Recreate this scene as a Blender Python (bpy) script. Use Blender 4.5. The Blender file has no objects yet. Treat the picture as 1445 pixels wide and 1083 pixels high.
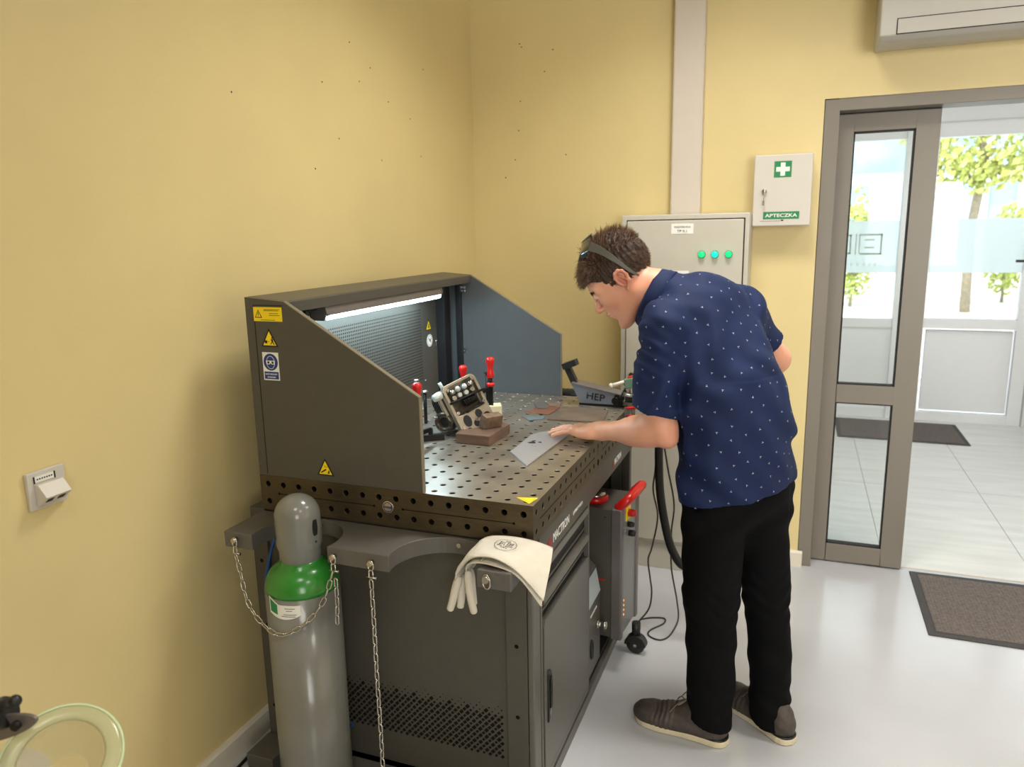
import bpy, bmesh, math, random
import numpy as np
from mathutils import Vector, Matrix
random.seed(7); np.random.seed(7)
SC = bpy.context.scene
COL = SC.collection

# ------------------------------------------------------------------ camera
cam_d = bpy.data.cameras.new('camera'); cam = bpy.data.objects.new('camera', cam_d); COL.objects.link(cam)
SC.camera = cam
CAM = Vector((1.36655, -1.60190, 1.52365))
yaw, pitch, roll = 0.366355, 0.199207, -0.0187063
_f = Vector((-math.sin(yaw)*math.cos(pitch), math.cos(yaw)*math.cos(pitch), -math.sin(pitch)))
_r = Vector((math.cos(yaw), math.sin(yaw), 0)); _u = _r.cross(_f)
_r2 = _r*math.cos(roll) + _u*math.sin(roll); _u2 = -_r*math.sin(roll) + _u*math.cos(roll)
cam.matrix_world = Matrix(((_r2.x, _u2.x, -_f.x, CAM.x), (_r2.y, _u2.y, -_f.y, CAM.y), (_r2.z, _u2.z, -_f.z, CAM.z), (0, 0, 0, 1)))
cam_d.sensor_fit = 'HORIZONTAL'; cam_d.sensor_width = 36; cam_d.lens = 1057.15/1445*36
cam_d.clip_start = 0.05; cam_d.clip_end = 200
cam_d.dof.use_dof = True; cam_d.dof.focus_distance = 2.0; cam_d.dof.aperture_fstop = 4.0

# ------------------------------------------------------------------ light and exposure
SC.view_settings.view_transform = 'Standard'; SC.view_settings.look = 'None'
SC.view_settings.gamma = 1; SC.view_settings.use_curve_mapping = False
SC.view_settings.exposure = 0.08
W = bpy.data.worlds.new('sky'); SC.world = W; W.use_nodes = True
_n = W.node_tree.nodes; _bg = _n['Background']
_bg.inputs[0].default_value = (0.88, 0.94, 1.0, 1); _bg.inputs[1].default_value = 2.7

def area(name, loc, size, power, color, rot=(0, 0, 0)):
    l = bpy.data.lights.new(name, 'AREA'); l.shape = 'RECTANGLE'; l.size, l.size_y = size
    l.energy = power; l.color = color
    o = bpy.data.objects.new(name, l); o.location = loc; o.rotation_euler = rot; COL.objects.link(o); return o
LAMP = (1.0, 0.955, 0.885)
for (x, y, p) in ((1.10, 0.62, 23), (2.7, 0.62, 18), (1.05, -1.7, 8), (2.7, -1.7, 12)):
    l = area('ceiling_panel_light', (x, y, 2.93), (0.55, 0.55), p, LAMP); l.data.spread = math.radians(130)
for x in (1.9, 3.6):
    area('vestibule_panel_light', (x, 3.4, 2.75), (0.6, 0.6), 14, (0.95, 0.98, 1.0))
# daylight entering by the window in the right-hand wall and the one behind the camera
area('window_daylight', (4.35, -0.9, 1.5), (1.8, 2.4), 8, (0.97, 0.98, 1.0), (0, math.radians(90), 0))
l = area('window_daylight', (3.25, -4.15, 1.7), (1.5, 1.8), 46, (1.0, 0.98, 0.95), (math.radians(90), 0, 0)); l.data.spread = math.radians(100)
sun = bpy.data.lights.new('sun', 'SUN'); sun.energy = 6; sun.angle = 0.02; sun.color = (1, 0.96, 0.88)
so = bpy.data.objects.new('sun', sun); so.rotation_euler = (math.radians(38), 0, math.radians(-25)); COL.objects.link(so)

# ------------------------------------------------------------------ materials
def lin(c):
    c = c/255.0
    return c/12.92 if c <= 0.04045 else ((c+0.055)/1.055)**2.4
def rgb(r, g, b): return (lin(r), lin(g), lin(b), 1)
MATS = {}
def mat(name, col, rough=0.5, metal=0.0, noise=0.0, nscale=20, bump=0.0, bscale=200, emis=0, spec=0.5, sss=0, coat=0,
        alpha=None, trans=0, col2=None, rnoise=0.0, stretch=None, ecol=None):
    m = bpy.data.materials.new(name); m.use_nodes = True
    nt = m.node_tree; b = nt.nodes['Principled BSDF']
    b.inputs['Base Color'].default_value = col; b.inputs['Roughness'].default_value = rough
    b.inputs['Metallic'].default_value = metal; b.inputs['Specular IOR Level'].default_value = spec
    if sss:
        b.inputs['Subsurface Weight'].default_value = sss; b.inputs['Subsurface Radius'].default_value = (1, .35, .2)
        b.inputs['Subsurface Scale'].default_value = 0.006
    if coat: b.inputs['Coat Weight'].default_value = coat; b.inputs['Coat Roughness'].default_value = 0.08
    if trans: b.inputs['Transmission Weight'].default_value = trans
    if alpha is not None: b.inputs['Alpha'].default_value = alpha
    if emis: b.inputs['Emission Color'].default_value = ecol or col; b.inputs['Emission Strength'].default_value = emis
    tc = nt.nodes.new('ShaderNodeTexCoord'); src = tc.outputs['Object']
    if stretch:
        mp = nt.nodes.new('ShaderNodeMapping'); mp.inputs['Scale'].default_value = stretch
        nt.links.new(src, mp.inputs[0]); src = mp.outputs[0]
    if noise or col2 or rnoise:
        n = nt.nodes.new('ShaderNodeTexNoise'); n.inputs['Scale'].default_value = nscale; n.inputs['Detail'].default_value = 6
        nt.links.new(src, n.inputs['Vector'])
        r = nt.nodes.new('ShaderNodeValToRGB'); r.color_ramp.elements[0].position = .3; r.color_ramp.elements[1].position = .7
        if col2: r.color_ramp.elements[0].color = col; r.color_ramp.elements[1].color = col2
        else:
            r.color_ramp.elements[0].color = tuple(c*(1-noise) for c in col[:3])+(1,)
            r.color_ramp.elements[1].color = tuple(min(1, c*(1+noise)) for c in col[:3])+(1,)
        nt.links.new(n.outputs['Fac'], r.inputs[0])
        if noise or col2: nt.links.new(r.outputs[0], b.inputs['Base Color'])
        if rnoise:
            mr = nt.nodes.new('ShaderNodeMapRange'); mr.inputs['To Min'].default_value = rough-rnoise; mr.inputs['To Max'].default_value = rough+rnoise
            nt.links.new(n.outputs['Fac'], mr.inputs['Value']); nt.links.new(mr.outputs[0], b.inputs['Roughness'])
    if bump:
        n2 = nt.nodes.new('ShaderNodeTexNoise'); n2.inputs['Scale'].default_value = bscale; n2.inputs['Detail'].default_value = 3
        nt.links.new(tc.outputs['Object'], n2.inputs['Vector'])
        bp = nt.nodes.new('ShaderNodeBump'); bp.inputs['Strength'].default_value = bump; bp.inputs['Distance'].default_value = 0.002
        nt.links.new(n2.outputs['Fac'], bp.inputs['Height']); nt.links.new(bp.outputs[0], b.inputs['Normal'])
    MATS[name] = m; return m

M_wall = mat('yellow_paint', rgb(221, 203, 148), 0.42, noise=.03, nscale=3, bump=.25, bscale=350)
M_ceil = mat('white_ceiling', rgb(225, 222, 214), 0.9, bump=.1)
M_floor = mat('grey_epoxy', rgb(186, 188, 193), 0.16, noise=.03, nscale=4, rnoise=.05, bump=.04, bscale=60, spec=.5)
M_skirt = mat('skirting_white', rgb(222, 216, 200), 0.4, bump=.05)
M_trunk = mat('trunking_white', rgb(208, 199, 188), 0.4, noise=.01)
M_door = mat('door_grey', rgb(126, 120, 110), 0.42, noise=.02, nscale=8)
M_gasket = mat('black_gasket', rgb(28, 26, 26), 0.6, noise=.1)
M_pvc = mat('white_pvc', rgb(235, 236, 238), 0.35, noise=.01)
M_cab = mat('cabinet_grey', rgb(190, 186, 173), 0.45, noise=.015, bump=.15, bscale=500)
M_white = mat('white_enamel', rgb(204, 199, 190), 0.4, noise=.01)
M_paper = mat('white_label', rgb(232, 232, 226), 0.6, noise=.01)
M_ink = mat('black_ink', rgb(20, 20, 22), 0.6, noise=.05)
M_green = mat('sign_green', rgb(30, 130, 78), 0.5, noise=.02)
M_yellow = mat('sign_yellow', rgb(245, 215, 20), 0.45, noise=.02)
M_blue = mat('sign_blue', rgb(25, 52, 120), 0.45, noise=.02)
M_dgrey = mat('charcoal_powder_coat', rgb(76, 73, 66), 0.42, noise=.04, nscale=30, bump=.12, bscale=700)
M_dgrey2 = mat('mid_grey_powder_coat', rgb(92, 89, 84), 0.38, noise=.03, nscale=30, bump=.12, bscale=700)
M_edge = mat('beige_sheet_edge', rgb(120, 112, 94), 0.5, noise=.05)
M_dark = mat('dark_interior', rgb(22, 21, 21), 0.7, noise=.1)
M_steel = mat('raw_steel_top', rgb(156, 148, 134), 0.33, metal=.7, noise=.20, nscale=9, rnoise=.10, bump=.06, bscale=90)
M_steel2 = mat('brown_steel_edge', rgb(84, 74, 56), 0.42, metal=.6, noise=.14, nscale=25, rnoise=.08, stretch=(1, 1, 6))
M_hole = mat('hole_dark', rgb(24, 21, 19), 0.95, noise=.2, spec=.1)
M_chrome = mat('zinc_steel', rgb(190, 186, 178), 0.25, metal=.95, noise=.08, nscale=60)
M_cyl = mat('cylinder_grey', rgb(118, 118, 112), 0.24, noise=.04, nscale=14, bump=.03, bscale=40, coat=.3)
M_cylg = mat('cylinder_green', rgb(44, 128, 44), 0.24, noise=.06, nscale=25, coat=.3)
M_red = mat('red_plastic', rgb(196, 28, 22), 0.28, noise=.05)
M_black = mat('black_plastic', rgb(24, 24, 25), 0.4, noise=.08)
M_blackm = mat('black_metal', rgb(34, 33, 33), 0.35, metal=.6, noise=.1)
M_alu = mat('cast_aluminium', rgb(176, 166, 148), 0.38, metal=.8, noise=.15, nscale=60, bump=.5, bscale=300)
M_aluw = mat('white_cast', rgb(196, 204, 200), 0.4, metal=.4, noise=.08)
M_oily = mat('oily_iron', rgb(78, 70, 60), 0.3, metal=.6, noise=.35, nscale=50, bump=.5, bscale=250)
M_wood = mat('brown_block', rgb(104, 80, 64), 0.6, noise=.22, nscale=12, bump=.3, bscale=200, stretch=(1, 1, 5))
M_rust = mat('rusty_steel_block', rgb(124, 102, 84), 0.55, metal=.2, noise=.25, nscale=60, bump=.3)
M_cream = mat('cream_block', rgb(214, 206, 170), 0.6, noise=.04)
M_plate = mat('brushed_plate', rgb(178, 176, 178), 0.4, metal=.5, noise=.08, nscale=20, stretch=(1, 12, 1))
M_brplate = mat('heat_stained_plate', rgb(104, 92, 84), 0.38, metal=.5, col2=rgb(140, 124, 110), nscale=14)
M_orplate = mat('copper_tint_plate', rgb(150, 104, 80), 0.4, metal=.5, noise=.15)
M_blplate = mat('blue_grey_plate', rgb(128, 146, 150), 0.35, metal=.5, noise=.12)
M_hep = mat('grey_steel_plate', rgb(120, 124, 132), 0.42, metal=.4, noise=.08, nscale=30)
M_led = mat('led_tube', (0.80, 0.92, 1, 1), 0.4, emis=50, ecol=(0.62, 0.85, 1, 1))
M_lampg = mat('green_indicator', rgb(0, 200, 90), 0.3, emis=1.1, ecol=(0.0, 0.75, 0.22, 1))
M_lampc = mat('cyan_indicator', rgb(0, 210, 150), 0.3, emis=1.3, ecol=(0.0, 0.85, 0.50, 1))
M_orange = mat('orange_indicator', rgb(255, 150, 60), 0.3, emis=1.0, ecol=(1, .4, .1, 1))
M_leather = mat('white_leather', rgb(206, 200, 186), 0.75, noise=.05, nscale=30, bump=.5, bscale=260)
M_bhose = mat('blue_hose', rgb(20, 84, 150), 0.35, noise=.05)
M_matr = mat('mat_border_rubber', rgb(62, 60, 60), 0.75, noise=.1)
M_matc = mat('ribbed_mat', rgb(104, 96, 92), 0.95, noise=.25, nscale=90, bump=1, bscale=300)
M_tile = mat('tile_grey', rgb(205, 205, 202), 0.28, col2=rgb(222, 222, 219), nscale=2.5, stretch=(1, 6, 1))
M_grout = mat('grout', rgb(168, 168, 166), 0.8, noise=.03)
M_visor = mat('translucent_visor', rgb(196, 200, 158), 0.18, alpha=.5, coat=.3)
M_visor2 = mat('clear_visor', rgb(190, 190, 150), 0.12, alpha=.16, coat=.3)
M_conew = mat('cream_plastic', rgb(222, 212, 196), 0.4, noise=.01)
M_metalg = mat('grey_bracket', rgb(122, 116, 114), 0.4, metal=.5, noise=.05)
M_asphalt = mat('pale_paving', rgb(210, 208, 202), 0.9, noise=.05, nscale=.6)
M_bldg = mat('office_cladding', rgb(206, 214, 222), 0.6, noise=.04, nscale=1)
M_bglass = mat('blue_office_glass', rgb(150, 184, 204), 0.3, noise=.3, nscale=.6)
M_leaf = mat('sunlit_leaf', rgb(166, 184, 92), 0.6, col2=rgb(206, 206, 130), nscale=1.2)
M_bark = mat('bark', rgb(150, 140, 122), 0.9, noise=.2)

def glass_mat(name, tint, mixw, rough=0.0):
    m = bpy.data.materials.new(name); m.use_nodes = True; nt = m.node_tree
    for n in list(nt.nodes):
        if n.type != 'OUTPUT_MATERIAL': nt.nodes.remove(n)
    out = [n for n in nt.nodes if n.type == 'OUTPUT_MATERIAL'][0]
    t = nt.nodes.new('ShaderNodeBsdfTransparent'); t.inputs[0].default_value = tint
    g = nt.nodes.new('ShaderNodeBsdfGlossy'); g.inputs['Roughness'].default_value = rough
    fr = nt.nodes.new('ShaderNodeFresnel'); fr.inputs[0].default_value = 1.45
    mx = nt.nodes.new('ShaderNodeMixShader')
    nt.links.new(fr.outputs[0], mx.inputs[0]); nt.links.new(t.outputs[0], mx.inputs[1]); nt.links.new(g.outputs[0], mx.inputs[2])
    last = mx.outputs[0]
    if mixw:
        d = nt.nodes.new('ShaderNodeBsdfTranslucent'); d.inputs[0].default_value = (.9, .93, .95, 1)
        m2 = nt.nodes.new('ShaderNodeMixShader'); m2.inputs[0].default_value = mixw
        nt.links.new(last, m2.inputs[1]); nt.links.new(d.outputs[0], m2.inputs[2]); last = m2.outputs[0]
    nt.links.new(last, out.inputs[0]); MATS[name] = m; return m
M_glass = glass_mat('window_glass', (.96, .98, .97, 1), 0)
M_frost = glass_mat('frosted_film', (.95, .97, .98, 1), .72)

# ------------------------------------------------------------------ mesh helpers
OFF = {}
def tag(o, label=None, cat=None, group=None, kind=None):
    if label: o['label'] = label
    if cat: o['category'] = cat
    if group: o['group'] = group
    if kind: o['kind'] = kind
    return o
def thing(name, loc, label, cat, group=None):
    o = bpy.data.objects.new(name, None); COL.objects.link(o); o.location = loc; o.empty_display_size = .05
    OFF[o.name] = Vector(loc); return tag(o, label, cat, group)
def off(o): return OFF.get(o.name, Vector((0, 0, 0))) if o is not None else Vector((0, 0, 0))

def frame(n, up=(0, 0, 1)):
    n = Vector(n).normalized(); up = Vector(up)
    u = up.cross(n)
    if u.length < 1e-5: u = Vector((1, 0, 0))
    u.normalize(); v = n.cross(u); return u, v, n

class MB:
    def __init__(s): s.v = []; s.f = []; s.m = []; s.sm = []
    def add(s, vs, fs, mi=0, sm=False):
        b = len(s.v); s.v += [tuple(p) for p in vs]
        for f in fs: s.f.append(tuple(b+i for i in f)); s.m.append(mi); s.sm.append(sm)
        return s
    def hexa(s, p, mi=0):      # p: 8 points, bottom ring then top ring
        return s.add(p, [(3, 2, 1, 0), (4, 5, 6, 7), (0, 1, 5, 4), (1, 2, 6, 5), (2, 3, 7, 6), (3, 0, 4, 7)], mi)
    def box(s, lo, hi, mi=0):
        (a, b, c), (d, e, f) = lo, hi
        a, d = min(a, d), max(a, d); b, e = min(b, e), max(b, e); c, f = min(c, f), max(c, f)
        return s.hexa([(a, b, c), (d, b, c), (d, e, c), (a, e, c), (a, b, f), (d, b, f), (d, e, f), (a, e, f)], mi)
    def obox(s, c, u, v, w, mi=0):     # centre and three half-extent vectors
        c, u, v, w = map(Vector, (c, u, v, w))
        return s.hexa([c-u-v-w, c+u-v-w, c+u+v-w, c-u+v-w, c-u-v+w, c+u-v+w, c+u+v+w, c-u+v+w], mi)
    def bar(s, a, b, w, h, up=(0, 0, 1), mi=0):
        a = Vector(a); b = Vector(b); d = (b-a); u, v, n = frame(d, up)
        return s.obox((a+b)/2, u*w/2, v*h/2, d/2, mi)
    def cyl(s, a, b, r, r2=None, n=20, mi=0, caps=True, sm=True):
        a = Vector(a); b = Vector(b); r2 = r if r2 is None else r2
        u, v, _ = frame(b-a, (0, 0, 1) if abs((b-a).normalized().z) < .99 else (0, 1, 0))
        vs = []
        for c, rr in ((a, r), (b, r2)):
            for i in range(n):
                t = 2*math.pi*i/n; vs.append(c+(u*math.cos(t)+v*math.sin(t))*rr)
        s.add(vs, [(i, (i+1) % n, n+(i+1) % n, n+i) for i in range(n)], mi, sm)
        if caps:
            s.add(vs[:n], [tuple(range(n))[::-1]], mi); s.add(vs[n:], [tuple(range(n))], mi)
        return s
    def tube(s, pts, r, n=8, mi=0, closed=False, caps=True, sm=True):
        P = [Vector(p) for p in pts]; N = len(P); rr = r if hasattr(r, '__len__') else [r]*N
        vs = []; prev = None
        for i in range(N):
            if closed: t = P[(i+1) % N]-P[i-1]
            else: t = P[min(i+1, N-1)]-P[max(i-1, 0)]
            t.normalize()
            if prev is None: u = t.orthogonal().normalized()
            else:
                u = prev - t*prev.dot(t)
                u = u.normalized() if u.length > 1e-6 else t.orthogonal().normalized()
            prev = u; v = t.cross(u)
            for k in range(n):
                a = 2*math.pi*k/n; vs.append(P[i]+(u*math.cos(a)+v*math.sin(a))*rr[i])
        fs = []
        for i in range(N if closed else N-1):
            j = (i+1) % N
            for k in range(n): fs.append((i*n+k, i*n+(k+1) % n, j*n+(k+1) % n, j*n+k))
        s.add(vs, fs, mi, sm)
        if not closed and caps:
            s.add(vs[:n], [tuple(range(n))[::-1]], mi); s.add(vs[-n:], [tuple(range(n))], mi)
        return s
    def lathe(s, prof, base, axis=(0, 0, 1), n=40, mi=0, sm=True, caps=True):   # prof [(r,h)] ; per-segment material allowed
        base = Vector(base); u, v, w = frame(axis, (0, 0, 1) if abs(Vector(axis).normalized().z) < .99 else (0, 1, 0))
        vs = []
        for (r, h) in prof:
            for i in range(n):
                t = 2*math.pi*i/n; vs.append(base+w*h+(u*math.cos(t)+v*math.sin(t))*r)
        for j in range(len(prof)-1):
            m = mi[j] if hasattr(mi, '__len__') else mi
            s.add(vs[j*n:(j+2)*n], [(i, (i+1) % n, n+(i+1) % n, n+i) for i in range(n)], m, sm)
        if not caps: return s
        if prof[0][0] > 1e-5: s.add(vs[:n], [tuple(range(n))[::-1]], mi[0] if hasattr(mi, '__len__') else mi)
        if prof[-1][0] > 1e-5: s.add(vs[-n:], [tuple(range(n))], mi[-1] if hasattr(mi, '__len__') else mi)
        return s
    def prism(s, poly, O, u, v, d, mi=0):     # poly in (u,v) extruded by vector d
        O, u, v, d = map(Vector, (O, u, v, d)); n = len(poly)
        a = [O+u*p[0]+v*p[1] for p in poly]; b = [p+d for p in a]
        ccw = u.cross(v).dot(d) > 0
        A = tuple(range(n)); B = tuple(range(n, 2*n))
        fs = [A[::-1] if ccw else A, B if ccw else B[::-1]]
        for i in range(n):
            j = (i+1) % n; q = (i, j, n+j, n+i); fs.append(q if ccw else q[::-1])
        return s.add(a+b, fs, mi)
    def flat(s, poly, O, u, v, mi=0):
        O, u, v = map(Vector, (O, u, v))
        return s.add([O+u*p[0]+v*p[1] for p in poly], [tuple(range(len(poly)))], mi)
    def holes(s, O, u, v, nrm, nx, ny, p, r, depth, mi=0, mh=1, skip=None):   # perforated sheet
        O, u, v, nrm = map(Vector, (O, u, v, nrm)); K = 16
        ang = [2*math.pi*i/K+math.pi/8*0 for i in range(K)]
        ring = [(math.cos(a), math.sin(a)) for a in ang]
        sq = [(c/max(abs(c), abs(d))*p/2, d/max(abs(c), abs(d))*p/2) for c, d in ring]
        flip = u.cross(v).dot(nrm) < 0
        for i in range(nx):
            for j in range(ny):
                c = O+u*(p*(i+.5))+v*(p*(j+.5))
                vs = [c+u*a+v*b for a, b in sq]+[c+(u*a+v*b)*(r*1.12) for a, b in ring]+[c+(u*a+v*b)*r-nrm*.0015 for a, b in ring]+[c+(u*a+v*b)*r-nrm*depth for a, b in ring]
                for lay, m in ((0, mi), (1, mi), (2, mh)):
                    fs = []
                    for k in range(K):
                        q = (lay*K+k, lay*K+(k+1) % K, (lay+1)*K+(k+1) % K, (lay+1)*K+k)
                        fs.append(q if not flip else q[::-1])
                    s.add(vs, fs, m)
        return s
    def sphere(s, c, r, mi=0, nu=20, nv=12, sc=(1, 1, 1)):
        c = Vector(c); vs = []; fs = []
        for j in range(nv+1):
            ph = math.pi*j/nv
            for i in range(nu):
                t = 2*math.pi*i/nu; vs.append(c+Vector((math.sin(ph)*math.cos(t)*r*sc[0], math.sin(ph)*math.sin(t)*r*sc[1], math.cos(ph)*r*sc[2])))
        for j in range(nv):
            for i in range(nu): fs.append((j*nu+i, (j+1)*nu+i, (j+1)*nu+(i+1) % nu, j*nu+(i+1) % nu))
        return s.add(vs, fs, mi, True)
    def xf(s, M): s.v = [tuple(M @ Vector(p)) for p in s.v]; return s
    def build(s, name, mats, parent=None, bevel=0, seg=2, sub=0, ang=35, merge=True, solid=0):
        o_ = off(parent); me = bpy.data.meshes.new(name)
        vs = [(p[0]-o_.x, p[1]-o_.y, p[2]-o_.z) for p in s.v]
        me.from_pydata(vs, [], s.f)
        if not isinstance(mats, (list, tuple)): mats = [mats]
        for m in mats: me.materials.append(m)
        me.polygons.foreach_set('material_index', s.m); me.polygons.foreach_set('use_smooth', s.sm)
        me.update()
        if merge and len(s.v) < 60000:
            bm = bmesh.new(); bm.from_mesh(me); bmesh.ops.remove_doubles(bm, verts=bm.verts, dist=1e-5); bm.to_mesh(me); bm.free()
        o = bpy.data.objects.new(name, me); COL.objects.link(o)
        if parent is not None: o.parent = parent; OFF[o.name] = o_
        if solid:
            md = o.modifiers.new('solid', 'SOLIDIFY'); md.thickness = solid
        if bevel:
            md = o.modifiers.new('bevel', 'BEVEL'); md.width = bevel; md.segments = seg; md.limit_method = 'ANGLE'; md.angle_limit = math.radians(ang)
        if sub:
            md = o.modifiers.new('sub', 'SUBSURF'); md.levels = sub; md.render_levels = sub
        return o

def text_mb(mb, txt, O, u, v, size, depth=.0006, mi=0, bold=0.0, align='LEFT', width=None):
    """lettering as real thin geometry; O = baseline start, u = reading direction, v = up"""
    cu = bpy.data.curves.new('txt', 'FONT'); cu.body = txt; cu.size = size; cu.extrude = depth/2; cu.offset = bold
    cu.align_x = align; cu.resolution_u = 3
    ob = bpy.data.objects.new('txt', cu); COL.objects.link(ob)
    dg = bpy.context.evaluated_depsgraph_get(); me = bpy.data.meshes.new_from_object(ob.evaluated_get(dg))
    u = Vector(u); v = Vector(v); n = u.normalized().cross(v.normalized()); O = Vector(O)
    sx = 1.0
    if width and len(me.vertices):
        xs = [p.co.x for p in me.vertices]; w0 = max(xs)-min(xs); sx = width/w0 if w0 > 0 else 1
    mb.add([O+u*(p.co.x*sx)+v*p.co.y+n*(p.co.z+depth/2) for p in me.vertices], [tuple(p.vertices) for p in me.polygons], mi)
    bpy.data.objects.remove(ob); bpy.data.curves.remove(cu); bpy.data.meshes.remove(me)
    return mb
def circle(r, n=28, cx=0, cy=0, sx=1, sy=1): return [(cx+r*sx*math.cos(2*math.pi*i/n), cy+r*sy*math.sin(2*math.pi*i/n)) for i in range(n)]
def annulus(mb, O, u, v, r0, r1, n=32, mi=0):
    O, u, v = map(Vector, (O, u, v))
    a = [O+u*(r0*math.cos(2*math.pi*i/n))+v*(r0*math.sin(2*math.pi*i/n)) for i in range(n)]
    b = [O+u*(r1*math.cos(2*math.pi*i/n))+v*(r1*math.sin(2*math.pi*i/n)) for i in range(n)]
    return mb.add(a+b, [(i, n+i, n+(i+1) % n, (i+1) % n) for i in range(n)], mi)
def clone(o, parent, loc=None, mat4=None):
    c = o.copy(); COL.objects.link(c); c.parent = parent
    if mat4 is not None: c.matrix_local = mat4
    elif loc is not None: c.location = loc
    return c

# ------------------------------------------------------------------ implicit-surface modelling (numpy)
def smin(a, b, k):
    if k <= 0: return np.minimum(a, b)
    h = np.maximum(k-np.abs(a-b), 0)/k
    return np.minimum(a, b)-h*h*k*.25
class Field:
    def __init__(s, lo, hi, h):
        s.h = h; s.lo = np.array(lo, float); n = np.ceil((np.array(hi)-s.lo)/h).astype(int)+1
        s.n = n; s.F = np.full(n, 1.0, np.float32)
        s.ax = [(s.lo[i]+h*np.arange(n[i])).astype(np.float32) for i in range(3)]
    def sub(s, lo, hi):
        a = np.clip(np.floor((np.array(lo)-s.lo)/s.h).astype(int), 0, s.n); b = np.clip(np.ceil((np.array(hi)-s.lo)/s.h).astype(int)+1, 0, s.n)
        sl = tuple(slice(a[i], b[i]) for i in range(3))
        X, Y, Z = np.meshgrid(s.ax[0][sl[0]], s.ax[1][sl[1]], s.ax[2][sl[2]], indexing='ij')
        return sl, X, Y, Z
    def put(s, fn, lo, hi, k=0, op='u', pad=.012):
        m = pad+k; sl, X, Y, Z = s.sub(np.array(lo)-m, np.array(hi)+m)
        if X.size == 0: return
        d = fn(X, Y, Z).astype(np.float32)
        if op == 'u': s.F[sl] = smin(s.F[sl], d, k)
        else: s.F[sl] = -smin(-s.F[sl], d, k)
    def cone(s, a, b, ra, rb, k=0, op='u'):
        a = np.array(a, float); b = np.array(b, float); ab = b-a; L2 = ab@ab
        def fn(X, Y, Z):
            t = np.clip(((X-a[0])*ab[0]+(Y-a[1])*ab[1]+(Z-a[2])*ab[2])/L2, 0, 1)
            return np.sqrt((X-a[0]-t*ab[0])**2+(Y-a[1]-t*ab[1])**2+(Z-a[2]-t*ab[2])**2)-(ra+(rb-ra)*t)
        r = max(ra, rb); s.put(fn, np.minimum(a, b)-r, np.maximum(a, b)+r, k, op)
    def ell(s, c, r, ax=None, k=0, op='u'):
        c = np.array(c, float); r = np.array(r, float); A = np.eye(3) if ax is None else np.array([list(q) for q in ax], float)
        def fn(X, Y, Z):
            P = [(X-c[0])*A[i][0]+(Y-c[1])*A[i][1]+(Z-c[2])*A[i][2] for i in range(3)]
            k0 = np.sqrt((P[0]/r[0])**2+(P[1]/r[1])**2+(P[2]/r[2])**2)+1e-6
            k1 = np.sqrt((P[0]/r[0]**2)**2+(P[1]/r[1]**2)**2+(P[2]/r[2]**2)**2)+1e-6
            return k0*(k0-1)/k1
        e = np.sqrt(sum((A[i]*r[i])**2 for i in range(3))); s.put(fn, c-e, c+e, k, op)
    def rbox(s, c, r, ax, rd, k=0, op='u'):
        c = np.array(c, float); A = np.array([list(q) for q in ax], float); r = np.array(r, float)-rd
        def fn(X, Y, Z):
            P = [np.abs((X-c[0])*A[i][0]+(Y-c[1])*A[i][1]+(Z-c[2])*A[i][2])-r[i] for i in range(3)]
            o = np.sqrt(sum(np.maximum(p, 0)**2 for p in P)); return o+np.minimum(np.maximum(P[0], np.maximum(P[1], P[2])), 0)-rd
        e = np.sqrt(sum((A[i]*(r[i]+rd))**2 for i in range(3)))*1.2; s.put(fn, c-e, c+e, k, op)
    def cut(s, p, n):      # remove everything on the +n side of plane
        p = np.array(p, float); n = np.array(n, float); n /= np.linalg.norm(n)
        X, Y, Z = s.ax[0][:, None, None], s.ax[1][None, :, None], s.ax[2][None, None, :]
        s.F = np.maximum(s.F, ((X-p[0])*n[0]+(Y-p[1])*n[1]+(Z-p[2])*n[2]).astype(np.float32))
    def disp(s, fn, band=.02):
        idx = np.nonzero(np.abs(s.F) < band)
        s.F[idx] -= fn(s.ax[0][idx[0]], s.ax[1][idx[1]], s.ax[2][idx[2]]).astype(np.float32)
    def mesh(s):
        F = s.F; sg = F < 0; nx, ny, nz = F.shape
        cnt = np.zeros((nx-1, ny-1, nz-1), np.int8)
        for i in (0, 1):
            for j in (0, 1):
                for k in (0, 1): cnt += sg[i:nx-1+i, j:ny-1+j, k:nz-1+k]
        act = (cnt > 0) & (cnt < 8); ci = np.argwhere(act); idx = np.full(act.shape, -1, np.int64); idx[act] = np.arange(len(ci))
        acc = np.zeros((len(ci), 3)); num = np.zeros(len(ci))
        cor = [(i, j, k) for i in (0, 1) for j in (0, 1) for k in (0, 1)]
        val = {c: F[ci[:, 0]+c[0], ci[:, 1]+c[1], ci[:, 2]+c[2]].astype(float) for c in cor}
        for a in cor:
            for d in range(3):
                if a[d] == 0:
                    b = list(a); b[d] = 1; b = tuple(b); va, vb = val[a], val[b]; m = (va < 0) != (vb < 0)
                    t = np.where(m, va/np.where(m, va-vb, 1), 0); p = np.tile(np.array(a, float), (len(ci), 1)); p[:, d] += t
                    acc += p*m[:, None]; num += m
        V = s.lo+(ci+acc/num[:, None])*s.h
        Q = []
        for d in range(3):
            e1, e2 = (d+1) % 3, (d+2) % 3
            A = [slice(None)]*3; B = [slice(None)]*3; A[d] = slice(0, -1); B[d] = slice(1, None)
            ch = sg[tuple(A)] != sg[tuple(B)]; pos = np.argwhere(ch)
            pos = pos[(pos[:, e1] > 0) & (pos[:, e2] > 0) & (pos[:, e1] < F.shape[e1]-1) & (pos[:, e2] < F.shape[e2]-1)]
            ins = sg[pos[:, 0], pos[:, 1], pos[:, 2]]
            def g(o1, o2):
                q = pos.copy(); q[:, e1] += o1; q[:, e2] += o2; return idx[q[:, 0], q[:, 1], q[:, 2]]
            q = np.stack([g(-1, -1), g(0, -1), g(0, 0), g(-1, 0)], 1)
            q[~ins] = q[~ins][:, ::-1]; Q.append(q)
        return V, np.concatenate(Q)
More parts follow.
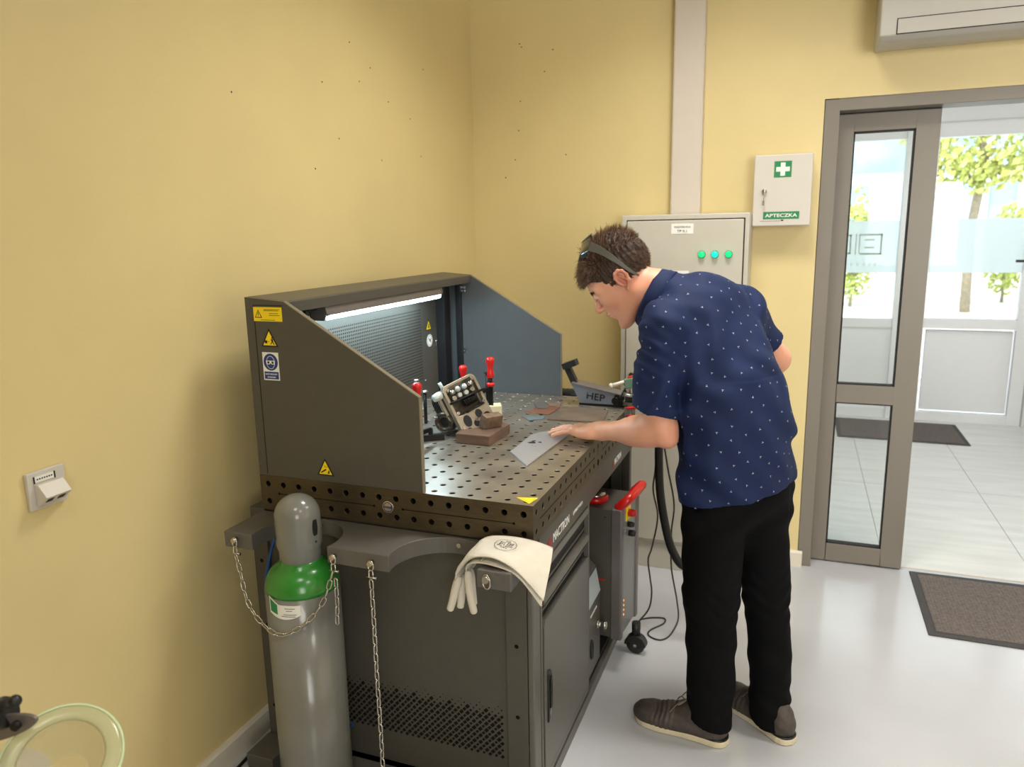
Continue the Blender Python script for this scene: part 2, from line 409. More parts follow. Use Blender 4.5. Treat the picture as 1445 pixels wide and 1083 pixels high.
def mesh_obj(name, V, Q, mats, parent=None, keep=None, smooth=True, mi=None, extra=None):
    """numpy arrays -> object; keep(centres, normals) -> bool mask of faces kept"""
    if keep is not None:
        c = V[Q].mean(1); n = np.cross(V[Q[:, 2]]-V[Q[:, 0]], V[Q[:, 3]]-V[Q[:, 1]]); n /= np.linalg.norm(n, axis=1)[:, None]+1e-12
        Q = Q[keep(c, n)]; used = np.unique(Q); re = np.full(len(V), -1); re[used] = np.arange(len(used)); V = V[used]; Q = re[Q]
    o_ = np.array(off(parent)); me = bpy.data.meshes.new(name); vs = (V-o_)
    fs = [tuple(q) for q in Q.tolist()]; vl = vs.tolist(); ms = [0]*len(fs)
    if extra is not None:
        ev, ef, em = extra; b = len(vl); vl += [[p[0]-o_[0], p[1]-o_[1], p[2]-o_[2]] for p in ev]; fs += [tuple(b+i for i in f) for f in ef]; ms += [em]*len(ef)
    me.from_pydata(vl, [], fs)
    for m in (mats if isinstance(mats, (list, tuple)) else [mats]): me.materials.append(m)
    me.polygons.foreach_set('use_smooth', [smooth]*len(fs)); me.polygons.foreach_set('material_index', ms); me.update()
    o = bpy.data.objects.new(name, me); COL.objects.link(o)
    if parent is not None: o.parent = parent; OFF[o.name] = off(parent)
    return o
# ================================================================== THE SETTING
XW, YB, CZ = -0.135, 1.85, 2.95
XR, YN = 4.4, -4.2
def struct(o): return tag(o, kind='structure')
struct(MB().box((XW-.2, YN-.2, -.12), (XR+.2, 1.975, 0)).build('floor', M_floor))
struct(MB().box((XW-.2, YN-.2, CZ), (XR+.2, YB+.15, CZ+.15)).build('ceiling', M_ceil))
struct(MB().box((XW-.2, YN-.2, 0), (XW, YB+.15, CZ)).build('wall_left', M_wall))
mb = MB()
mb.box((XW, YB, 0), (1.425, YB+.15, CZ)); mb.box((1.425, YB, 2.03), (3.2, YB+.15, CZ)); mb.box((3.2, YB, 0), (XR, YB+.15, CZ))
struct(mb.build('wall_back', M_wall))
struct(MB().box((XW, YN-.2, 0), (XR, YN, CZ)).build('wall_front', M_wall))
struct(MB().box((XR, YN, 0), (XR+.2, YB+.15, CZ)).build('wall_right', M_wall))
# small plug holes and chips left in the paint
mb = MB()
rnd = random.Random(3)
for (y, z) in [(0.80, 2.18), (0.93, 2.12), (1.05, 2.02), (0.85, 2.06), (1.22, 1.98), (0.62, 2.02), (1.35, 2.19), (0.70, 1.85), (0.98, 1.80), (1.30, 1.84), (0.18, 1.92), (.55, 1.74)]:
    mb.cyl((XW+.0001, y, z), (XW+.0006, y, z), .0028, n=8, sm=False)
for (x, z) in [(0.11, 2.37), (0.12, 2.355), (0.27, 2.33), (0.23, 2.24), (0.11, 2.12), (0.03, 1.78), (.08, 1.86), (.33, 1.87), (.10, 1.99)]:
    mb.cyl((x, YB-.0001, z), (x, YB-.0006, z), .003, n=8, sm=False)
struct(mb.build('trim_4', M_dark))
mb = MB().prism([(0, 0), (.015, 0), (.015, .066), (.009, .074), (0, .074)], (XW, YN, 0), (1, 0, 0), (0, 0, 1), (0, YB-YN, 0))
struct(mb.build('baseboard_left', M_skirt))
mb = MB().prism([(0, 0), (-.015, 0), (-.015, .066), (-.009, .074), (0, .074)], (XW, YB, 0), (0, 1, 0), (0, 0, 1), (1.445-XW, 0, 0))
struct(mb.build('baseboard_back', M_skirt))
struct(MB().prism([(0, 0), (-.015, 0), (-.015, .066), (-.009, .074), (0, .074)], (3.2, YB, 0), (0, 1, 0), (0, 0, 1), (1.2, 0, 0)).build('baseboard_right', M_skirt))

# ---- interior door: grey aluminium frame and glazed leaf
d1 = thing('door_1', (1.67, 1.96, 0), None, None); struct(d1)
mb = MB(); mb.box((1.427, 1.856, 0), (1.482, 1.99, 2.028)); mb.box((1.482, 1.856, 1.982), (3.15, 1.99, 2.028)); mb.box((3.15, 1.856, 0), (3.2, 1.99, 2.028))
mb.build('door_frame', M_door, d1, bevel=.002)
X0, X1, Z0, Z1 = 1.485, 1.862, .008, 1.976; GX0, GX1 = 1.546, 1.776
mb = MB(); y0, y1 = 1.94, 1.988
mb.box((X0, y0, Z0), (GX0, y1, Z1)); mb.box((GX1, y0, Z0), (X1, y1, Z1))
for a, b in ((Z0, .088), (.757, .838), (1.906, Z1)): mb.box((GX0, y0, a), (GX1, y1, b))
mb.build('door_leaf', M_door, d1, bevel=.0015)
mb = MB()
for a, b in ((.088, .757), (.838, 1.906)):
    g = .006
    mb.box((GX0, y0+.008, a), (GX0+g, y1-.008, b)); mb.box((GX1-g, y0+.008, a), (GX1, y1-.008, b))
    mb.box((GX0, y0+.008, a), (GX1, y1-.008, a+g)); mb.box((GX0, y0+.008, b-g), (GX1, y1-.008, b))
mb.box((1.4822, 1.945, .01), (1.4852, 1.98, 1.98)); mb.box((1.4822, 1.945, 1.976), (1.862, 1.98, 1.9815))
mb.build('glazing_seal', M_gasket, d1)
for a, b in ((.088, .757), (.838, 1.906)):
    MB().box((GX0+.003, 1.96, a+.003), (GX1-.003, 1.966, b-.003)).build('glass_pane', M_glass, d1)

# ---- vestibule
YF = 4.95
mb = MB()
mb.box((1.2, 1.985, -.12), (4.4, YF+.12, -.004), 0)
for i in range(6):
    for j in range(3):
        x0 = 1.2+.6*i; yy0 = 1.985+1.2*j; xa, xb = x0+.0015, min(x0+.5985, 4.4); ya, yb = yy0+.0015, min(yy0+1.1985, YF+.1)
        if xb > xa: mb.box((xa, ya, -.01), (xb, yb, 0), 1)
struct(mb.build('floor', [M_grout, M_tile]))
struct(MB().box((1.425, 1.9752, -.02), (3.2, 1.9852, .003)).build('trim_5', M_trunk))
struct(MB().box((1.05, 2.0, -.05), (1.2, YF+.12, 2.8)).build('wall_left', M_pvc))
struct(MB().box((4.4, 2.0, -.05), (4.6, YF+.12, 2.8)).build('wall_right', M_pvc))
struct(MB().box((1.05, 2.0, 2.8), (4.6, YF+.12, 2.95)).build('ceiling', M_ceil))
d2 = thing('door_2', (2.6, YF, 0), None, None); struct(d2)
mb = MB(); a, b = YF, YF+.07
mb.box((2.245, a-.01, 0), (2.288, b, 2.25)); mb.box((2.905, a-.01, .0), (2.995, b, 2.25))
mb.box((2.288, a-.01, 2.155), (2.905, b, 2.25)); mb.box((2.288, a-.01, .735), (2.905, b, .812)); mb.box((2.288, a-.01, .0), (2.905, b, .07))
mb.build('door_frame', M_pvc, d2, bevel=.003)
MB().box((2.31, a+.015, .085), (2.895, b-.01, .72)).build('door_panel', M_pvc, d2, bevel=.006)
mb = MB(); g = .004
for (x0, x1, z0, z1) in ((2.300, 2.902, .078, .730),):
    mb.box((x0, a-.0115, z0), (x0+g, a-.009, z1)); mb.box((x1-g, a-.0115, z0), (x1, a-.009, z1)); mb.box((x0, a-.0115, z0), (x1, a-.009, z0+g)); mb.box((x0, a-.0115, z1-g), (x1, a-.009, z1))
mb.box((2.2435, a-.0115, 0), (2.2465, a-.009, 2.25)); mb.box((2.994, a-.0115, 0), (3.004, a-.009, 2.25))
mb.build('panel_joint', M_grout, d2)
MB().box((2.288, a+.03, .812), (2.905, a+.036, 2.155)).build('glass_pane', M_glass, d2)
o = MB().box((2.289, a+.027, 1.16), (2.904, a+.029, 1.56)).build('frosted_film', M_frost, d2)
mb = MB().box((2.925, a-.02, 1.12), (2.96, a-.01, 1.36)); mb.bar((2.943, a-.02, 1.25), (2.943, a-.06, 1.25), .018, .018); mb.bar((2.943, a-.055, 1.25), (2.84, a-.055, 1.25), .018, .02)
mb.build('handle', M_black, d2, bevel=.004)
w1 = thing('window_1', (1.9, YF, 0), None, None); struct(w1)
mb = MB()
mb.box((1.60, a, 0), (1.675, b, 2.25)); mb.box((2.068, a-.02, 0), (2.13, b, 2.25)); mb.box((2.13, a, 0), (2.245, b, 2.25))
mb.box((1.675, a, 2.16), (2.068, b, 2.25)); mb.box((1.675, a, .73), (2.068, b, .80)); mb.box((1.675, a, 0), (2.068, b, .08))
mb.build('window_frame', M_pvc, w1, bevel=.003)
MB().box((1.675, a+.015, .08), (2.068, b-.01, .73)).build('window_panel', M_pvc, w1)
MB().box((1.675, a+.03, .80), (2.068, a+.036, 2.16)).build('glass_pane', M_glass, w1)
MB().box((1.676, a+.027, 1.16), (2.067, a+.029, 1.56)).build('frosted_film', M_frost, w1)
mb = MB(); yy = a+.0262      # reversed company lettering on the film, read from the inside
def seg(x0, z0, x1, z1): mb.box((x0, yy-.0006, z0), (x1, yy+.0006, z1))
w = .012
seg(1.676, 1.445, 1.735, 1.457); seg(1.723, 1.305, 1.735, 1.457); seg(1.676, 1.305, 1.735, 1.317)
seg(1.765, 1.30, 1.772, 1.46)
seg(1.79, 1.448, 1.955, 1.46); seg(1.943, 1.30, 1.955, 1.46); seg(1.80, 1.30, 1.955, 1.312); seg(1.83, 1.41, 1.90, 1.419); seg(1.83, 1.35, 1.90, 1.359); seg(1.79, 1.31, 1.797, 1.45)
for i, x in enumerate((1.70, 1.74, 1.785, 1.83, 1.87, 1.91)):
    mb.box((x, yy-.0006, 1.212), (x+.004, yy+.0006, 1.238)); mb.obox((x+.012, yy, 1.225), (.003, 0, .011), (0, .0006, 0), (.0012, 0, -.0004))
mb.build('film_lettering', mat('film_letter_grey', rgb(168, 180, 168), .6, noise=.1), w1)
mb = MB(); mb.box((1.2, a, 0), (1.60, b, 2.8)); mb.box((1.6, a, 2.25), (4.4, b, 2.8)); mb.box((3.0, a, 0), (4.4, b, .8)); mb.box((3.0, a, .8), (3.1, b, 2.25)); mb.box((4.3, a, .8), (4.4, b, 2.25))
mb.box((1.2, a-.012, 2.262), (4.4, a, 2.266))
struct(mb.build('wall_back', M_pvc))
w2 = thing('window_2', (3.7, YF, 0), None, None); struct(w2)
MB().box((3.1, a+.03, .80), (4.3, a+.036, 2.25)).build('glass_pane', M_glass, w2)
MB().box((3.1, a+.027, 1.16), (4.3, a+.029, 1.56)).build('frosted_film', M_frost, w2)

# ---- outside: street, kerb, office block, tree and shrubs
struct(MB().box((-30, YF+.12, -.3), (40, 60, -.08)).build('ground', M_asphalt))
bl = thing('office_building', (6, 30, -.08), 'pale office block with blue glazed bands across the street', 'building')
MB().box((-12, 28, -.08), (26, 40, 11)).build('wall', M_bldg, bl)
for z0, z1 in ((.6, 2.9), (3.35, 4.5), (5.4, 7.6), (8.4, 10.2)):
    MB().box((-11.5, 27.9, z0), (25.5, 28.05, z1)).build('window_band', M_bglass, bl)
for x in (-3.2, .6, 6.6, 7.9, 12.5): MB().box((x, 27.7, -.08), (x+.45, 27.95, 11)).build('pilaster', M_bldg, bl)
def leaves(mb, c, r, n, size, rnd, flat=1.0):
    c = Vector(c)
    for i in range(n):
        d = Vector((rnd.gauss(0, 1), rnd.gauss(0, 1), rnd.gauss(0, 1))).normalized()*(rnd.random()**.45)
        p = c+Vector((d.x*r[0], d.y*r[1], d.z*r[2])); q = Vector((rnd.gauss(0, 1), rnd.gauss(0, 1), rnd.gauss(0, 1)*flat)).normalized()
        a_ = q.orthogonal().normalized()*size*(.6+.8*rnd.random()); b_ = q.cross(a_)*.6
        mb.add([p-a_, p-b_, p+a_, p+b_], [(0, 1, 2, 3)])
rnd = random.Random(11)
tr = thing('street_tree', (4.2, 14, -.08), 'leafy yellow-green street tree seen through the entrance glass', 'tree')
mb = MB(); mb.tube([(4.25, 14.3, -.1), (4.2, 14.2, 1.4), (4.3, 14.1, 2.6), (4.0, 14, 4)], [.09, .08, .07, .03]); mb.tube([(4.25, 14.1, 2.2), (3.4, 13.8, 2.9)], .03); mb.tube([(4.3, 14.1, 2.3), (5.1, 13.8, 2.8)], .03)
mb.build('trunk', M_bark, tr)
mb = MB(); 
for c in [((4.1, 14, 3.6), (1.5, 1.0, 1.1)), ((3.7, 13.8, 2.55), (.55, .4, .35)), ((4.7, 13.8, 2.5), (.6, .4, .3)), ((3.5, 13.9, 2.2), (.25, .3, .25)), ((4.2, 13.9, 2.3), (.4, .3, .3)), ((5.5, 14, 3.1), (.8, .6, .8))]:
    leaves(mb, c[0], c[1], int(900*c[1][0]*c[1][2])+60, .075, rnd)
mb.build('foliage', M_leaf, tr, merge=False)
for i, (x, y, rx, lab) in enumerate([(2.35, 15, .5, 'low rounded green shrub outside, left of the door glass'), (2.0, 17.2, .8, 'broad tall green shrub outside behind the low one'), (5.3, 16.5, .5, 'green shrub outside beyond the street tree')]):
    s = thing('shrub', (x, y, -.08), lab, 'shrub', 'shrubs along the street'); mb = MB().cyl((x, y, -.1), (x, y, .7), .03, n=6); mb.build('stem', M_bark, s)
    mb = MB(); leaves(mb, (x, y, 1.0+.45*(i == 1)), (rx, .4, .95+.4*(i == 1)), 1300, .06, rnd); mb.build('foliage', M_leaf, s, merge=False)

# ---- door mats
def mat_obj(x0, y0, x1, y1, z, lab, skew=0.0):
    t = thing('door_mat', ((x0+x1)/2, (y0+y1)/2, z), lab, 'mat')
    mb = MB(); b_ = .03
    mb.prism([(x0, y0), (x1, y0), (x1, y1+skew), (x0, y1)], (0, 0, z), (1, 0, 0), (0, 1, 0), (0, 0, .005))
    mb.build('rubber_border', M_matr, t, bevel=.002)
    mb = MB().box((x0+b_, y0+b_, z+.004), (x1-b_, y1-b_, z+.007), 0)
    n = int((y1-y0-2*b_)/.0125); m = int((x1-x0-2*b_)/.0125)
    for i in range(m):
        for j in range(n):
            xx = x0+b_+.006+i*.0125; yy_ = y0+b_+.006+j*.0125; q = .0042
            if (i+j) % 2: vs = [(xx-q, yy_-q*.5, z+.007), (xx+q, yy_-q*.5, z+.007), (xx+q, yy_+q*.5, z+.007), (xx-q, yy_+q*.5, z+.007), (xx, yy_, z+.0095)]
            else: vs = [(xx-q*.5, yy_-q, z+.007), (xx+q*.5, yy_-q, z+.007), (xx+q*.5, yy_+q, z+.007), (xx-q*.5, yy_+q, z+.007), (xx, yy_, z+.0095)]
            mb.add(vs, [(0, 1, 4), (1, 2, 4), (2, 3, 4), (3, 0, 4)])
    mb.build('ribbed_carpet', M_matc, t, merge=False)
mat_obj(1.895, 1.366, 2.75, 1.938, 0.0005, 'dark grey ribbed door mat on the workshop floor before the opening', .01)
mat_obj(1.69, 4.235, 2.55, 4.84, 0.0005, 'dark grey door mat on the vestibule tiles by the white entrance door')

# ================================================================== THINGS ON THE WALLS
# cable trunking
t = thing('cable_trunking', (.89, YB, 1.59), 'tall white plastic cable trunking running up above the grey electrical cabinet', 'trunking')
MB().box((.822, YB-.06, 1.587), (.948, YB-.001, CZ-.001)).build('channel', M_trunk, t, bevel=.002)
MB().box((.826, YB-.064, 1.587), (.944, YB-.0595, CZ-.001)).build('lid', M_trunk, t, bevel=.002)

# electrical cabinet
t = thing('electrical_cabinet', (.905, 1.73, 0), 'grey steel electrical cabinet with three green pilot lights on its door', 'cabinet')
MB().box((.645, 1.622, .12), (1.168, YB-.002, 1.585)).build('body', M_cab, t, bevel=.004)
MB().box((.650, 1.625, 0), (1.163, YB-.017, .1195)).build('plinth', M_cab, t, bevel=.002)
dr = MB().box((.672, 1.606, .142), (1.146, 1.6225, 1.56)).build('door', M_cab, t, bevel=.003)
mb = MB(); g = .004
mb.box((.667, 1.6205, .137), (.6722, 1.6217, 1.565)); mb.box((1.1458, 1.6205, .137), (1.151, 1.6217, 1.565)); mb.box((.667, 1.6205, 1.56), (1.151, 1.6217, 1.565)); mb.box((.667, 1.6205, .137), (1.151, 1.6217, .142))
mb.build('door_gap', M_gasket, t)
for x, m in ((.985, M_lampg), (1.038, M_lampc), (1.092, M_lampg)):
    l = MB().lathe([(.015, 0), (.0155, .004), (.0135, .008)], (x, 1.606, 1.42), (0, -1, 0), 28).build('pilot_light', M_green, t)
    MB().lathe([(.0125, 0), (.0125, .009), (.010, .013), (0, .0148)], (x, 1.599, 1.42), (0, -1, 0), 28).build('lens', m, l)
mb = MB().box((.858, 1.6048, 1.505), (.948, 1.606, 1.546), 0)
text_mb(mb, 'ROZDZIELNICA', (.903, 1.6046, 1.529), (1, 0, 0), (0, 0, 1), .011, mi=1, align='CENTER', width=.066)
text_mb(mb, 'TP 0.1', (.903, 1.6046, 1.511), (1, 0, 0), (0, 0, 1), .014, mi=1, align='CENTER', width=.04)
mb.build('name_label', [M_paper, M_ink], t)
mb = MB().box((.866, 1.6048, 1.285), (.934, 1.606, 1.353), 0)
mb.flat([(-.024, 0), (.024, 0), (0, .042)], (.900, 1.6044, 1.300), (1, 0, 0), (0, 0, 1), 1)
mb.flat([(-.0185, .003), (.0185, .003), (0, .0355)], (.900, 1.6042, 1.300), (1, 0, 0), (0, 0, 1), 2)
mb.flat([(.003, .028), (-.005, .014), (0, .014), (-.003, .005), (.005, .017), (0, .017)], (.900, 1.6040, 1.300), (1, 0, 0), (0, 0, 1), 1)
mb.build('voltage_sticker', [M_paper, M_ink, M_yellow], t)
MB().cyl((.70, 1.606, .9), (.70, 1.592, .9), .012).build('door_lock', M_chrome, t)

# first aid box
t = thing('first_aid_cabinet', (1.28, YB, 1.53), 'white metal first aid box with green cross and key, beside the door frame', 'first aid box')
MB().box((1.171, 1.752, 1.531), (1.392, YB-.001, 1.812)).build('body', M_white, t, bevel=.003)
MB().box((1.169, 1.738, 1.529), (1.394, 1.7525, 1.814)).build('door', M_white, t, bevel=.005, seg=3)
Y = 1.7372
mb = MB().box((1.247, Y, 1.723), (1.314, Y+.001, 1.787), 0)
q_ = [(.009, .009), (.026, .009), (.026, -.009), (.009, -.009), (.009, -.026), (-.009, -.026), (-.009, -.009), (-.026, -.009), (-.026, .009), (-.009, .009), (-.009, .026), (.009, .026)]
mb.prism(q_[::-1], (1.2805, Y, 1.755), (1, 0, 0), (0, 0, 1), (0, -.0006, 0), 1)
mb.build('cross_sign', [M_green, M_paper], t)
mb = MB().box((1.212, Y, 1.557), (1.352, Y+.001, 1.587), 0)
text_mb(mb, 'APTECZKA', (1.282, Y-.0006, 1.5655), (1, 0, 0), (0, 0, 1), .019, mi=1, align='CENTER', width=.124, bold=.0004)
mb.build('name_sign', [M_green, M_paper], t)
mb = MB(); mb.box((1.282, Y-.0002, 1.549), (1.292, Y+.001, 1.5545)); 
for i in range(9): mb.box((1.202+.0088*i, Y-.0002, 1.5485), (1.202+.0088*i+.005, Y+.001, 1.5505))
mb.build('maker_mark', M_ink, t)
mb = MB(); mb.cyl((1.213, Y+.001, 1.668), (1.213, Y-.010, 1.668), .0105, n=24)
lk = mb.build('lock', M_chrome, t, bevel=.001)
mb = MB().obox((1.213, Y-.019, 1.668), (.0012, 0, 0), (0, .009, 0), (0, 0, .010)); mb.tube([(1.213, Y-.026, 1.662), (1.2125, Y-.024, 1.645), (1.212, Y-.02, 1.625)], .0012, 6); mb.obox((1.212, Y-.019, 1.622), (.004, 0, 0), (0, .001, 0), (0, 0, .010))
mb.build('key', M_chrome, lk)

# air conditioner
t = thing('air_conditioner', (2.05, YB, 2.18), 'white split air conditioner mounted above the glazed door', 'air conditioner')
prof = [(0, 2.19), (-.14, 2.178), (-.205, 2.186), (-.23, 2.20), (-.235, 2.30), (-.228, 2.42), (-.20, 2.465), (0, 2.47)]
MB().prism(prof, (1.592, YB-.002, 0), (0, 1, 0), (0, 0, 1), (.92, 0, 0)).build('body', mat('unit_white', rgb(182, 179, 172), .4, noise=.01), t, bevel=.006, seg=3, ang=20)
mb = MB(); y_ = YB-.2375
mb.box((1.650, y_, 2.203), (2.46, y_+.004, 2.252)); f_ = mb.build('louver_flap', MATS['unit_white'], t, bevel=.001)
mb = MB(); mb.box((1.647, y_+.001, 2.200), (2.463, y_+.0035, 2.203)); mb.box((1.647, y_+.001, 2.252), (2.463, y_+.0035, 2.255)); mb.box((1.647, y_+.001, 2.2), (1.650, y_+.0035, 2.255))
mb.build('louver_gap', M_gasket, t)

# data socket on the left wall
t = thing('data_socket', (XW, -.52, .96), 'white twin data socket with angled outlet on the left yellow wall', 'wall socket')
MB().box((XW+.001, -.565, .962), (XW+.011, -.478, 1.044)).build('cover_plate', M_white, t, bevel=.002)
mb = MB(); P = lambda d, z: (XW+.011+d, 0, z)
pr = [(0, 1.018), (.012, 1.018), (.034, .992), (.010, .972), (0, .972)]
mb.prism(pr, (XW+.011, -.552, 0), (1, 0, 0), (0, 0, 1), (0, .060, 0)); ot = mb.build('angled_outlet', M_white, t, bevel=.0012)
mb = MB()
for yy_ in (-.545, -.518):
    c = Vector((XW+.011+.0225, yy_+.008, .9822)); n_ = Vector((.020, 0, -.024)).normalized(); v_ = Vector((.024, 0, .020)).normalized()
    mb.obox(c, (0, .0075, 0), v_*.0065, n_*.0006)
mb.build('port', M_ink, ot)
mb = MB().box((XW+.0112, -.549, 1.021), (XW+.0125, -.505, 1.034), 0); mb.box((XW+.0118, -.552, 1.020), (XW+.0135, -.5495, 1.035), 1); mb.box((XW+.0118, -.5045, 1.020), (XW+.0135, -.502, 1.035), 1)
for i in range(7): mb.box((XW+.0126, -.545+.0055*i, 1.026), (XW+.0128, -.5415+.0055*i, 1.029), 1)
mb.build('label_strip', [M_paper, M_ink], t)
# ================================================================== WELDING TABLE
ZT = .88; TW, TL = .80, 1.20
wt = thing('welding_table', (.4, .6, 0), 'dark steel welding table with a perforated top, side panel and gas bottle bracket', 'welding table')
mb = MB()
mb.holes((0, 0, ZT), (1, 0, 0), (0, 1, 0), (0, 0, 1), 16, 24, .05, .0078, .012, 0, 1)
mb.build('perforated_top', [M_steel, M_hole], wt, merge=False)
mb = MB(); mb.holes((0, 0, ZT-.1), (1, 0, 0), (0, 0, 1), (0, -1, 0), 16, 2, .05, .0078, .012, 0, 1)
mb.box((.06, -.0004, ZT-.0512), (.36, .0001, ZT-.0492), 1); mb.box((.445, -.0004, ZT-.0512), (.75, .0001, ZT-.0492), 1)
for x in (.06, .36, .445, .75): mb.cyl((x, -.0004, ZT-.0502), (x, .0002, ZT-.0502), .0035, n=12, mi=1)
mb.box((-.0005, 0, ZT-.1), (0, TL, ZT), 0); mb.box((0, TL, ZT-.1), (TW, TL+.0005, ZT), 0)
mb.box((.015, .015, ZT-.1), (TW-.015, TL-.015, ZT-.097), 1)
mb.build('end_flange', [M_steel2, M_hole], wt, merge=False)
mb = MB(); mb.holes((TW, 0, ZT-.1), (0, 1, 0), (0, 0, 1), (1, 0, 0), 24, 2, .05, .0078, .012, 0, 1)
for a, b in ((.05, .575), (.68, 1.15)):
    mb.box((TW-.0001, a, ZT-.0512), (TW+.0004, b, ZT-.0492), 1)
mb.box((TW-.0001, .618, ZT-.052), (TW+.0004, .620, ZT-.022), 1); mb.cyl((TW, .575, ZT-.0502), (TW+.0004, .575, ZT-.0502), .0035, n=12, mi=1); mb.cyl((TW, .625, ZT-.078), (TW+.0005, .625, ZT-.078), .010, n=16, mi=1)
mb.build('front_flange', [M_steel2, M_hole], wt, merge=False)
# badge and warning triangle on the top
mb = MB().lathe([(.0165, 0), (.0165, .0015), (.0155, .002)], (.402, -.0002, .8315), (0, -1, 0), 32, 0)
O = (.402, -.0024, .8315); annulus(mb, O, (1, 0, 0), (0, 0, 1), .0115, .0135, mi=1)
text_mb(mb, 'FORSTER', (.402, -.0023, .8288), (1, 0, 0), (0, 0, 1), .007, mi=1, align='CENTER', width=.024, bold=.0002)
mb.build('round_badge', [M_chrome, M_blue], wt)
mb = MB().flat([(.742, .044), (.786, .012), (.794, .058)], (0, 0, ZT+.0006), (1, 0, 0), (0, 1, 0), 0)
mb.flat([(.752, .043), (.783, .020), (.789, .053)], (0, 0, ZT+.0008), (1, 0, 0), (0, 1, 0), 1); mb.flat([(.754, .043), (.782, .0225), (.7875, .052)], (0, 0, ZT+.0009), (1, 0, 0), (0, 1, 0), 0)
tri = mb.build('warning_sticker', [M_yellow, mat('dull_yellow', rgb(190, 165, 30), .5, noise=.03)], wt); tag(tri, 'yellow warning triangle')
# apron below the top with lettering
mb = MB().box((.762, .05, .700), (.798, 1.165, .7795), 0)
a_ = mb.build('front_apron', M_dgrey, wt, bevel=.0015)
XF = .7985; M_lred = mat('logo_red', rgb(150, 40, 44), .5, noise=.02)
for tx, y, z, sz, wd in (('MACTRON', .158, .722, .036, .145), ('EXPERTWELD', .345, .728, .014, .10), ('MACTRON', .86, .722, .030, .10)):
    text_mb(MB(), tx, (XF, y, z), (0, 1, 0), (0, 0, 1), sz, mi=0, width=wd).build('lettering', M_paper, a_)
for y, k_ in ((.118, 1.0), (.832, .8)):
    mb = MB()
    mb.prism([(0, 0), (.012*k_, .006*k_), (.012*k_, .03*k_), (0, .024*k_)], (XF, y, .716), (0, 1, 0), (0, 0, 1), (.0006, 0, 0)); mb.prism([(.014*k_, .03*k_), (.026*k_, .024*k_), (.026*k_, 0), (.014*k_, .006*k_)], (XF, y, .716), (0, 1, 0), (0, 0, 1), (.0006, 0, 0))
    mb.build('logo', M_lred, a_)
# legs, rails, panels
def leg(x0, x1, y0, y1, z0=.0, holes_=()):
    mb = MB().box((x0, y0, z0), (x1, y1, .7798), 0)
    for z in holes_: mb.cyl(((x0+x1)/2, y0-.0004, z), ((x0+x1)/2, y0+.001, z), .006, n=14, mi=1)
    mb.build('leg', [M_dgrey, M_hole], wt, bevel=.002)
leg(-.047, .002, .002, .05, .045, (.62, .42, .16)); leg(.722, .778, .002, .056, .0, (.50, .30)); leg(.722, .762, 1.13, 1.19); leg(-.02, .03, 1.14, 1.19)
MB().box((.7785, .004, .0), (.7955, .057, .699)).build('corner_post', M_dgrey2, wt, bevel=.004)
MB().box((.7625, 1.135, .0), (.7955, 1.165, .699)).build('corner_post', M_dgrey, wt, bevel=.003)
mb = MB().box((.0025, .012, .10), (.7215, .016, .7795), 0)
rv = random.Random(21)
for j in range(16):
    for i in range(30):
        x = .212+i*.0178+(j % 2)*.0089; z = .312-.0098*j
        if x > .708 or z < .125: continue
        if j == 0: s_ = .0020 if i % 3 == 0 else 0
        elif j == 1: s_ = .0030 if i % 2 else .0018
        elif j == 2: s_ = .0075 if i % 3 == 1 else .0028
        else: s_ = (.0072, .0052, .0072, .0060)[(i*2+j*3) % 4]*(.92+.16*rv.random())
        if s_: mb.flat([(-s_, -s_*.15), (-s_*.1, -s_), (s_, s_*.15), (s_*.1, s_)], (x, .0116, z), (1, 0, 0), (0, 0, 1), 1)
pn = mb.build('side_panel', [M_dgrey, M_hole], wt)
MB().cyl((.235, .0115, .150), (.235, .008, .150), .007, n=16).build('blue_plug', M_bhose, pn)
MB().box((.0, 1.17, .06), (.722, 1.175, .7795)).build('side_panel', M_dgrey, wt)
MB().box((-.004, .05, .06), (0, 1.14, .7795)).build('back_panel', M_dgrey, wt)
MB().box((.0025, .056, .040), (.778, 1.13, .055)).build('floor_panel', M_dark, wt)
MB().box((.779, .0572, .0), (.7955, 1.1348, .0395)).build('base_rail', M_dgrey2, wt, bevel=.002)
MB().box((-.0, .0562, .0), (.02, 1.139, .0395)).build('base_rail', M_dgrey, wt)
MB().box((.01, .02, .066), (.72, .0118, .10)).build('base_rail', M_dgrey, wt)
# gas bottle brackets: a board with round cut-outs
def bracket(x0, y_front, z0, z1, name, lab, r=.118, yc=-.125, bk=.0):
    pts = [(x0, bk), (x0, y_front)]
    for cx in (x0+.202, x0+.603):
        a0 = math.asin(min(1, max(-1, (y_front-yc)/r)))
        n = 26; st = math.pi-a0; en = a0
        for i in range(n+1):
            t = st+(en-st)*i/n; pts.append((cx+r*math.cos(t), yc+r*math.sin(t)))
    pts += [(x0+.80, y_front), (x0+.80, bk)]
    o = MB().prism(pts, (0, 0, z0), (1, 0, 0), (0, 1, 0), (0, 0, z1-z0)).build(name, M_dgrey2, wt, bevel=.002, ang=50)
    tag(o, lab); return o
b1 = bracket(0.0, -.156, .732, .775, 'bottle_bracket', 'upper bracket board with two round cut-outs', bk=.002)
b2 = bracket(-.052, -.100, .022, .064, 'bottle_bracket', 'lower bracket board with two round cut-outs', r=.112, yc=-.09, bk=.0)
MB().box((-.05, -.22, .004), (.72, -.005, .0195)).build('bottle_shelf', M_dgrey, wt, bevel=.002)
for x in (.195, .605, .70): MB().cyl((x, -.0085, .757), (x, -.0125, .757), .006, n=14).build('bolt', M_chrome, b1)
def ring_pts(c, r1, r2, u, v, n=22): c, u, v = Vector(c), Vector(u), Vector(v); return [c+u*(r1*math.cos(2*math.pi*i/n))+v*(r2*math.sin(2*math.pi*i/n)) for i in range(n)]
